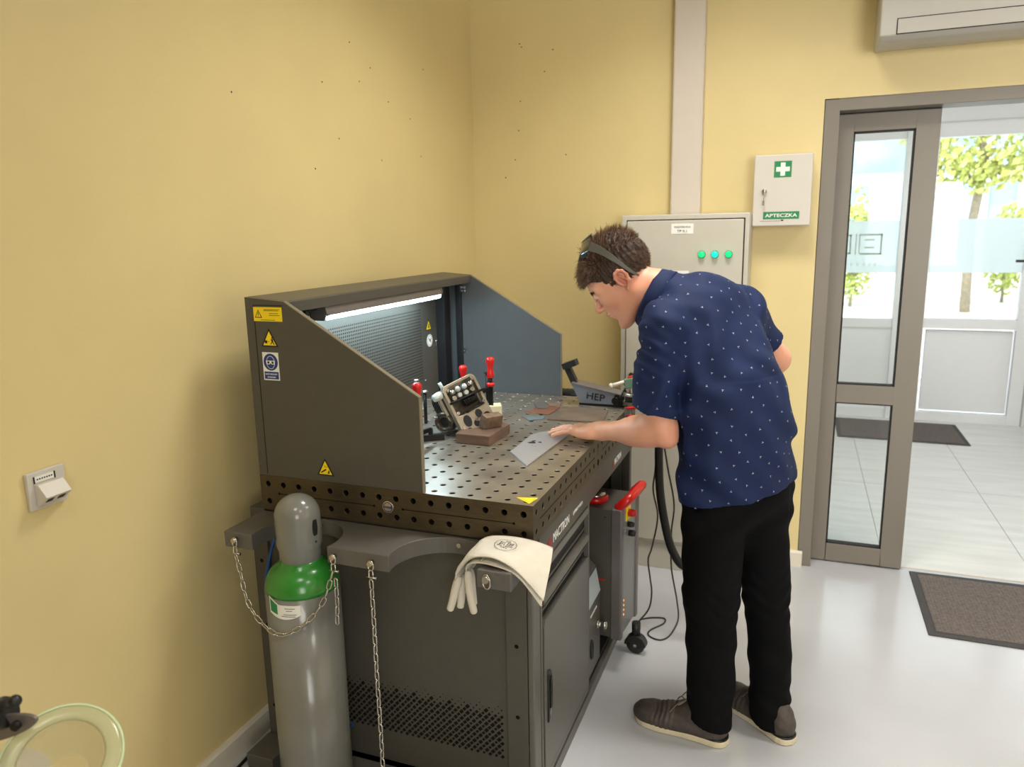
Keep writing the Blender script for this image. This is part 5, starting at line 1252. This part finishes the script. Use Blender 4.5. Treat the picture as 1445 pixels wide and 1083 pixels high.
# ---- hair: dense cap plus strands
Hf = Field(HC-.17, HC+.17, .0028)
Hf.ell(H(-.014, 0, .044), (.1045, .081, .0925), hax)
Hf.ell(H(-.034, 0, .084), (.066, .060, .054), hax, k=.03)
Hf.disp(lambda X, Y, Z: .0022*np.sin(X*260+np.sin(Z*140)*1.5)*np.sin(Y*230+Z*120)+.0016*np.sin(X*520-Y*310+Z*410))
def hcut(pt, n): Hf.cut(pt, n)
X, Y, Z = np.meshgrid(*Hf.ax, indexing='ij'); P = [X-HC[0], Y-HC[1], Z-HC[2]]
f_ = sum(P[i]*hF[i] for i in range(3)); s_ = sum(P[i]*hS[i] for i in range(3)); u_ = sum(P[i]*hU[i] for i in range(3))
# hairline height as a function of f: high over the forehead, sideburn before the ear, down to the nape behind
hl = np.interp(f_, [-.12, -.075, -.045, -.034, -.020, .006, .012, .022, .040, .060, .075, .12], [-.035, -.050, -.045, -.030, .030, .030, -.012, -.010, .036, .052, .060, .064])
Hf.F = np.maximum(Hf.F, (hl-u_)*.8)
Vh, Qh = Hf.mesh(); cap = mesh_obj('hair', Vh, Qh, M_hairb, pr_); cap.name = 'hair'
del X, Y, Z, P, f_, s_, u_, hl
mb = MB(); n_s = 0; n_t = 0
while n_s < 5200 and n_t < 40000:
    n_t += 1
    d = np.array([rr.gauss(0, 1) for _ in range(3)]); d /= np.linalg.norm(d)
    f, s, u = -.014+.103*d[0], .080*d[1], .044+.091*d[2]
    lim = np.interp(f, [-.12, -.075, -.045, -.034, -.020, .006, .012, .022, .040, .060, .075, .12], [-.035, -.050, -.045, -.030, .030, .030, -.002, .002, .042, .054, .060, .064])
    if u < lim: continue
    nrm_ = hF*d[0]/.103+hS*d[1]/.080+hU*d[2]/.091; nrm_ /= np.linalg.norm(nrm_)
    top = max(0, min(1, (u-.055)/.06)); back = max(0, min(1, (-f-.02)/.06)); front = max(0, min(1, (f-.02)/.06))
    L_ = .010+.017*top+.016*front*max(0, min(1, (u-.05)/.02))
    j = np.array([rr.gauss(0, .28) for _ in range(3)])
    if front > .1 and u > .045: d0 = nrm_*.6+hF*.8-hU*.1; d1 = hF*.5-hU*1.0+nrm_*.2
    elif top > .15: d0 = nrm_*1.0-hF*.1; d1 = nrm_*.5-hF*.75*(1 if f < .02 else -.3)+hU*.2; L_ *= .9+.5*rr.random()
    else: d0 = nrm_*.5-hU*.6-hF*.4; d1 = -hU*.9-hF*.5+nrm_*.12
    if u < .0: L_ = .009
    strand(mb, H(f, s, u)-nrm_*.002, d0+j*.5, d1+j, L_*(.7+.5*rr.random()), .00075, 4)
    n_s += 1
hs = mb.build('hair_strands', M_hair, cap, merge=False); tag(hs, None)

# ---- shirt
aA, aD = A3(.54, .84, 0), A3(-.84, .54, 0)
S = Field((.86, .32, .68), (1.50, 1.12, 1.45), .0034)
S.ell((1.222, .602, .80), (.196, .142, .30), (aA, aD, A3(0, 0, 1)))
S.ell((1.212, .602, 1.00), (.176, .128, .20), (aA, aD, A3(0, 0, 1)), k=.08)
tU = A3(-.42, .10, .90); tU /= np.linalg.norm(tU); aD2 = np.cross(tU, aA); 
S.ell((1.152, .603, 1.155), (.178, .120, .16), (aA, aD2, tU), k=.08)
S.ell((1.105, .603, 1.245), (.182, .112, .125), (aA, aD2, tU), k=.06)
S.cone((1.025, .470, 1.268), (1.08, .60, 1.322), .066, .058, k=.05); S.cone((1.08, .60, 1.322), (1.200, .745, 1.285), .058, .066, k=.05)
S.ell((1.115, .60, 1.310), (.12, .075, .07), (aA, aD2, tU), k=.05)
S.cone((1.055, .602, 1.318), (.992, .602, 1.345), .072, .066, k=.03)
S.cone((1.028, .455, 1.262), (1.002, .452, .98), .070, .0665, k=.016)      # left sleeve
RH = RS+(RE-RS)*.62
S.cone(RS, RS+(RE-RS)*.8, .070, .064, k=.035)                         # right sleeve
def folds(X, Y, Z):
    a = X*.80+Y*.1; w = np.clip((1.12-Z)/.3, 0, 1); s1 = np.clip((Z-1.0)/.2, 0, 1)
    d = .0085*w*np.sin(46*(Z*.9+X*.62)+3*np.sin(9*Y+6*X)+1.0)*np.sin(7*X+4*Y+9*Z)
    d += .0060*s1*np.sin(58*(X*.75-Z*.45)+2.2*np.sin(13*Z+5*Y))*np.sin(11*Z+4)
    d += .0042*np.sin(95*(X*.5+Y*.35+Z*.4)+2*np.sin(21*Z-14*X))*np.sin(17*X-19*Y)
    g = np.exp(-(((X-.985)**2+(Z-1.20)**2)/.004)); d += .005*g*np.sin(160*(Z+.6*X)+3*np.sin(30*Y))
    g = np.exp(-(((X-1.05)**2+(Z-1.08)**2)/.006)); d += .009*g*np.sin(70*(X*.9-Z*.5))
    return d
S.disp(folds, .03)
hem_p, hem_n = A3(1.22, .6, .772), A3(.16, .0, -1.0); hem_n /= np.linalg.norm(hem_n)
S.cut(hem_p, hem_n)
# the arm sleeve ends are cut only near the arms
def local_cut(p, n, c, r):
    p, n = np.array(p, float), np.array(n, float); n /= np.linalg.norm(n)
    def fn(X, Y, Z):
        pl = -((X-p[0])*n[0]+(Y-p[1])*n[1]+(Z-p[2])*n[2]); sp = np.sqrt((X-c[0])**2+(Y-c[1])**2+(Z-c[2])**2)-r
        return np.maximum(pl, sp)
    S.put(fn, np.array(c)-r, np.array(c)+r, 0, 's', .004)
local_cut((1.0, .458, 1.030), (-.33, 0, -1), (.985, .448, .945), .103)
rdir = (RE-RS)/np.linalg.norm(RE-RS); local_cut(RH, rdir, RH+rdir*.09, .11)
local_cut((.985, .602, 1.352), (-.88, 0, .47), (.93, .602, 1.38), .10)
Vs, Qs = S.mesh()
def keep(c, n):
    k = np.ones(len(c), bool)
    k &= ~((np.abs((c-hem_p)@hem_n) < .005) & (n@hem_n > .8))
    sn = A3(-.33, 0, -1); sn /= np.linalg.norm(sn)
    k &= ~((np.abs((c-A3(1.0, .458, 1.030))@sn) < .005) & (n@sn > .8) & (np.linalg.norm(c-A3(.985, .448, 1.02), axis=1) < .11))
    k &= ~((np.abs((c-RH)@rdir) < .005) & (n@rdir > .8) & (np.linalg.norm(c-RH, axis=1) < .11))
    cn = A3(-.88, 0, .47); cn /= np.linalg.norm(cn)
    k &= ~((np.abs((c-A3(.985, .602, 1.352))@cn) < .005) & (n@cn > .7) & (np.linalg.norm(c-A3(.985, .602, 1.352), axis=1) < .11))
    return k
# small printed sprigs scattered over the cloth
cen = Vs[Qs].mean(1); nr = np.cross(Vs[Qs[:, 2]]-Vs[Qs[:, 0]], Vs[Qs[:, 3]]-Vs[Qs[:, 1]]); nr /= np.linalg.norm(nr, axis=1)[:, None]+1e-12
km = keep(cen, nr); cand = np.nonzero(km)[0]; rs = np.random.RandomState(4); rs.shuffle(cand); chosen = []; cc = np.zeros((0, 3))
for i in cand[:26000]:
    p = cen[i]
    if len(cc) == 0 or ((cc-p)**2).sum(1).min() > .036**2: chosen.append(i); cc = np.vstack([cc, p])
ev, ef = [], []
for i in chosen:
    n_ = nr[i]; a = np.cross(n_, [0, 0, 1.0]); a /= np.linalg.norm(a)+1e-9; b = np.cross(n_, a); th = rs.uniform(0, 6.28); a, b = a*math.cos(th)+b*math.sin(th), -a*math.sin(th)+b*math.cos(th); p = cen[i]+n_*.0012
    for k, (t, l) in enumerate(((1.57, .0036), (3.5, .0026), (5.9, .0026))):
        d = a*math.cos(t)+b*math.sin(t); w = -a*math.sin(t)+b*math.cos(t); m0 = len(ev)
        ev += [p-w*.0004, p+w*.0004, p+d*l+w*.0008, p+d*l*1.15, p+d*l-w*.0008]; ef.append((m0, m0+1, m0+2, m0+3, m0+4))
shirt = mesh_obj('shirt', Vs, Qs, [M_shirt, M_print], pr_, keep=keep, extra=(ev, ef, 1))
# hems and seams
def loop_on(c, n, r1, r2, u0, off_=0.0):
    n = np.array(n, float); n /= np.linalg.norm(n); u = np.array(u0, float); u -= n*(u@n); u /= np.linalg.norm(u); v = np.cross(n, u)
    return [np.array(c)+u*(r1*math.cos(t))+v*(r2*math.sin(t)) for t in [2*math.pi*i/40 for i in range(40)]]
# collar: stand and fold-over leaf around the neck
cn = A3(-.88, 0, .47); cn /= np.linalg.norm(cn); cu = A3(.47, 0, .88); cv = A3(0, 1, 0); cu /= np.linalg.norm(cu)
cc0 = A3(.972, .604, 1.324)
mb = MB(); K = 44; secs = [(-.016, .0585), (.004, .0600), (.018, .0625), (.021, .0660), (.014, .0700), (-.004, .0745), (-.024, .0800), (-.0255, .0775), (-.006, .0715), (.010, .0670), (.012, .0645), (-.016, .0612)]
vs = []
for i in range(K+1):
    t = math.pi*(-.94)+2*math.pi*.94*i/K; leaf = 1+.9*max(0, (abs(t)-2.2))**1.5
    for (a, r) in secs:
        aa = a*(leaf if a < -.01 else 1); p = cc0+cn*(aa+.006*math.cos(t))+(cu*math.cos(t)*1.20+cv*math.sin(t)*1.04)*(r+.004); vs.append(p)
m_ = len(secs); fs = [(i*m_+j, (i+1)*m_+j, (i+1)*m_+(j+1) % m_, i*m_+(j+1) % m_) for i in range(K) for j in range(m_)]
mb.add(vs, fs, 0, True); mb.add(vs[:m_], [tuple(range(m_))], 0); mb.add(vs[-m_:], [tuple(range(m_))[::-1]], 0)
mb.build('collar', M_shirt, pr_)
MB().sphere(A3(1.024, .560, 1.378), .0035).build('button', M_print, pr_)

# ---- trousers
T = Field((.98, .36, .03), (1.52, .86, .92), .0036)
T.ell((1.232, .602, .80), (.158, .112, .13), (aA, aD, A3(0, 0, 1)))
T.ell((1.275, .612, .76), (.125, .085, .10), (aA, aD, A3(0, 0, 1)), k=.05)
T.cone((1.168, .540, .76), (1.172, .510, .47), .094, .080, k=.05); T.cone((1.172, .510, .47), (1.182, .500, .20), .079, .068, k=.02); T.cone((1.182, .500, .20), (1.184, .500, .03), .067, .066, k=.02)
T.cone((1.288, .650, .76), (1.322, .655, .44), .088, .070, k=.05); T.cone((1.322, .655, .44), (1.345, .620, .22), .069, .060, k=.02); T.cone((1.345, .620, .22), (1.352, .598, .03), .060, .060, k=.02)
def tf(X, Y, Z):
    g = np.exp(-((Z-.44)**2)/.008); h = np.exp(-((Z-.10)**2)/.004); c = np.exp(-((Z-.72)**2)/.012)
    return .0028*g*np.sin(130*Z+34*X+3*np.sin(30*X+20*Y))*np.sin(23*X+31*Y+9*Z)+.0030*h*np.sin(100*Z+29*X)*np.sin(30*X+26*Y)+.004*c*np.sin(60*(Z-.8*X)+2*Y)+.003*np.sin(36*(Z*.6+X)+5*np.sin(9*Z+8*Y))*np.sin(15*Z+12*Y)
T.disp(tf, .03); T.cut((0, 0, .86), (0, 0, 1)); T.cut((1.18, .5, .066), (-.24, .05, -1.0))
Vt, Qt = T.mesh(); cn_ = A3(-.24, .05, -1.0); cn_ /= np.linalg.norm(cn_)
mesh_obj('trousers', Vt, Qt, M_trouser, pr_, keep=lambda c, n: ~((np.abs((c-A3(1.18, .5, .066))@cn_) < .006) & (n@cn_ > .8)))

# ---- shoes
def shoe_local():
    F_ = Field((-.03, -.08, .006), (.34, .08, .16), .0026)
    F_.cone((.038, 0, .062), (.10, 0, .072), .034, .036, k=.02); F_.cone((.10, 0, .070), (.165, .004, .050), .037, .038, k=.03); F_.ell((.205, .006, .036), (.075, .050, .034), k=.03); F_.ell((.245, .004, .030), (.048, .043, .028), k=.02)
    F_.ell((.042, 0, .040), (.044, .037, .040), k=.02); F_.ell((.12, .003, .036), (.10, .039, .036), k=.02); F_.cone((.05, 0, .085), (.085, 0, .095), .032, .032, k=.02)
    F_.disp(lambda X, Y, Z: .0014*np.exp(-((X-.19)**2)/.0012)*np.sin(X*420+4*np.sin(Y*40))+.0008*np.sin(X*90+Y*130)*np.sin(Z*200))
    F_.cut((0, 0, .017), (0, 0, -1)); F_.cut((.06, 0, .118), (-.3, 0, 1)); return F_.mesh()
Vsh, Qsh = shoe_local()
def outline(g=0.0):
    pts = []
    for i in range(72):
        t = 2*math.pi*i/72; x = .142+math.cos(t)*(.148+g); k = (x+.006)/.296
        wd = np.interp(k, [0, .006, .02, .05, .12, .3, .5, .7, .85, .93, .975, .993, 1.0], [.0, .012, .021, .030, .037, .036, .040, .050, .048, .037, .023, .012, .0])
        pts.append((x, math.copysign(wd+g, math.sin(t)) if abs(math.sin(t)) > 1e-6 else 0.0))
    return pts
def shoe(heel, d, lab):
    d = Vector(d).normalized(); w = Vector((-d.y, d.x, 0)); heel = Vector(heel)
    M = Matrix(((d.x, w.x, 0, heel.x), (d.y, w.y, 0, heel.y), (0, 0, 1, 0), (0, 0, 0, 1)))
    R = np.array([list(d), list(w), [0, 0, 1]]); Vw = Vsh@R+np.array([heel.x, heel.y, .0])
    o = mesh_obj('shoe', Vw, Qsh, M_shoe, pr_); tag(o, lab)
    op = MB().prism(outline(.002), (0, 0, .001), (1, 0, 0), (0, 1, 0), (0, 0, .019)); op.xf(M); op.build('sole', M_sole, o, bevel=.006, seg=3)
    wl = MB().prism(outline(-.0005), (0, 0, .0195), (1, 0, 0), (0, 1, 0), (0, 0, .006)); wl.xf(M); wl.build('welt', M_black, o, bevel=.002)
    mb = MB()
    for i in range(4):
        x = .128+.017*i; z = .0995-.0085*i
        mb.tube(smooth([(x-.004, -.030, z-.016), (x, -.012, z+.0035), (x+.002, .012, z+.0035), (x-.004, .030, z-.016)], 4), .0018, 6)
    for s in (-1, 1):
        mb.tube(smooth([(.128, 0, .106), (.118, s*.018, .122), (.136, s*.038, .110), (.146, s*.022, .100), (.128, 0, .105)], 5), .0017, 6); mb.tube(smooth([(.128, 0, .106), (.150, s*.026, .096), (.166, s*.040, .074)], 5), .0017, 6)
    mb.xf(M); mb.build('laces', M_lace, o)
    mb = MB()
    for i in range(4):
        for s in (-1, 1): mb.lathe([(.0035, 0), (.0035, .0016), (.0018, .002)], (.126+.017*i, s*.0310, .0815-.0085*i), (0, s*.8, .6), 10)
    mb.xf(M); mb.build('eyelets', M_metalg, o)
shoe((1.236, .484), (-.985, .172, 0), 'left shoe'); shoe((1.418, .548), (-.74, .67, 0), 'right shoe')

# ---- safety glasses pushed up on the head
gl = thing('safety_glasses', tuple(H(.03, 0, .13)), "dark grey safety glasses pushed up on the leaning man's hair", 'glasses')
mb = MB(); K = 30; vs = []
for i in range(K+1):
    t = -1+2*i/K; a = t*1.22; s = .088*math.sin(a)/math.sin(1.22); f0 = .045-.052*(1-math.cos(a))*1.25
    top = H(f0-.034, s*1.00, .160-.004*t*t); bot = H(f0+.012, s*.99, .128-.012*t*t)
    if abs(t) < .1: bot = bot+(top-bot)*.30*(1-abs(t)/.1)
    n_ = hU*.7+hF*.7; vs += [top, bot, bot+n_*.0022, top+n_*.0022]
mb.add(vs, [(i*4+j, i*4+4+j, i*4+4+(j+1) % 4, i*4+(j+1) % 4) for i in range(K) for j in range(4)], 0, True); mb.add(vs[:4], [(0, 1, 2, 3)]); mb.add(vs[-4:], [(0, 1, 2, 3)])
mb.build('lens', M_lens, gl)
mb = MB(); mb.tube([Vector(vs[i*4])+Vector(hU*.001) for i in range(K+1)], .0021, 8); mb.build('brow_bar', M_lensf, gl)
for s in (-1, 1):
    P1 = smooth([H(-.004, s*.088, .136), H(-.018, s*.0905, .108), H(-.028, s*.0925, .076), H(-.036, s*.0915, .042), H(-.043, s*.088, .008), H(-.052, s*.082, -.020)], 6); n_ = len(P1)
    mb = MB()
    for i in range(n_-1):
        f = i/(n_-1); h0 = .0125*(1-f)**1.4+.0035; 
        mb.bar(P1[i], P1[i+1]+(P1[i+1]-P1[i])*.15, h0*1.7, .0032, tuple(hS))
    mb.build('temple_arm', M_lensf, gl, bevel=.0006)
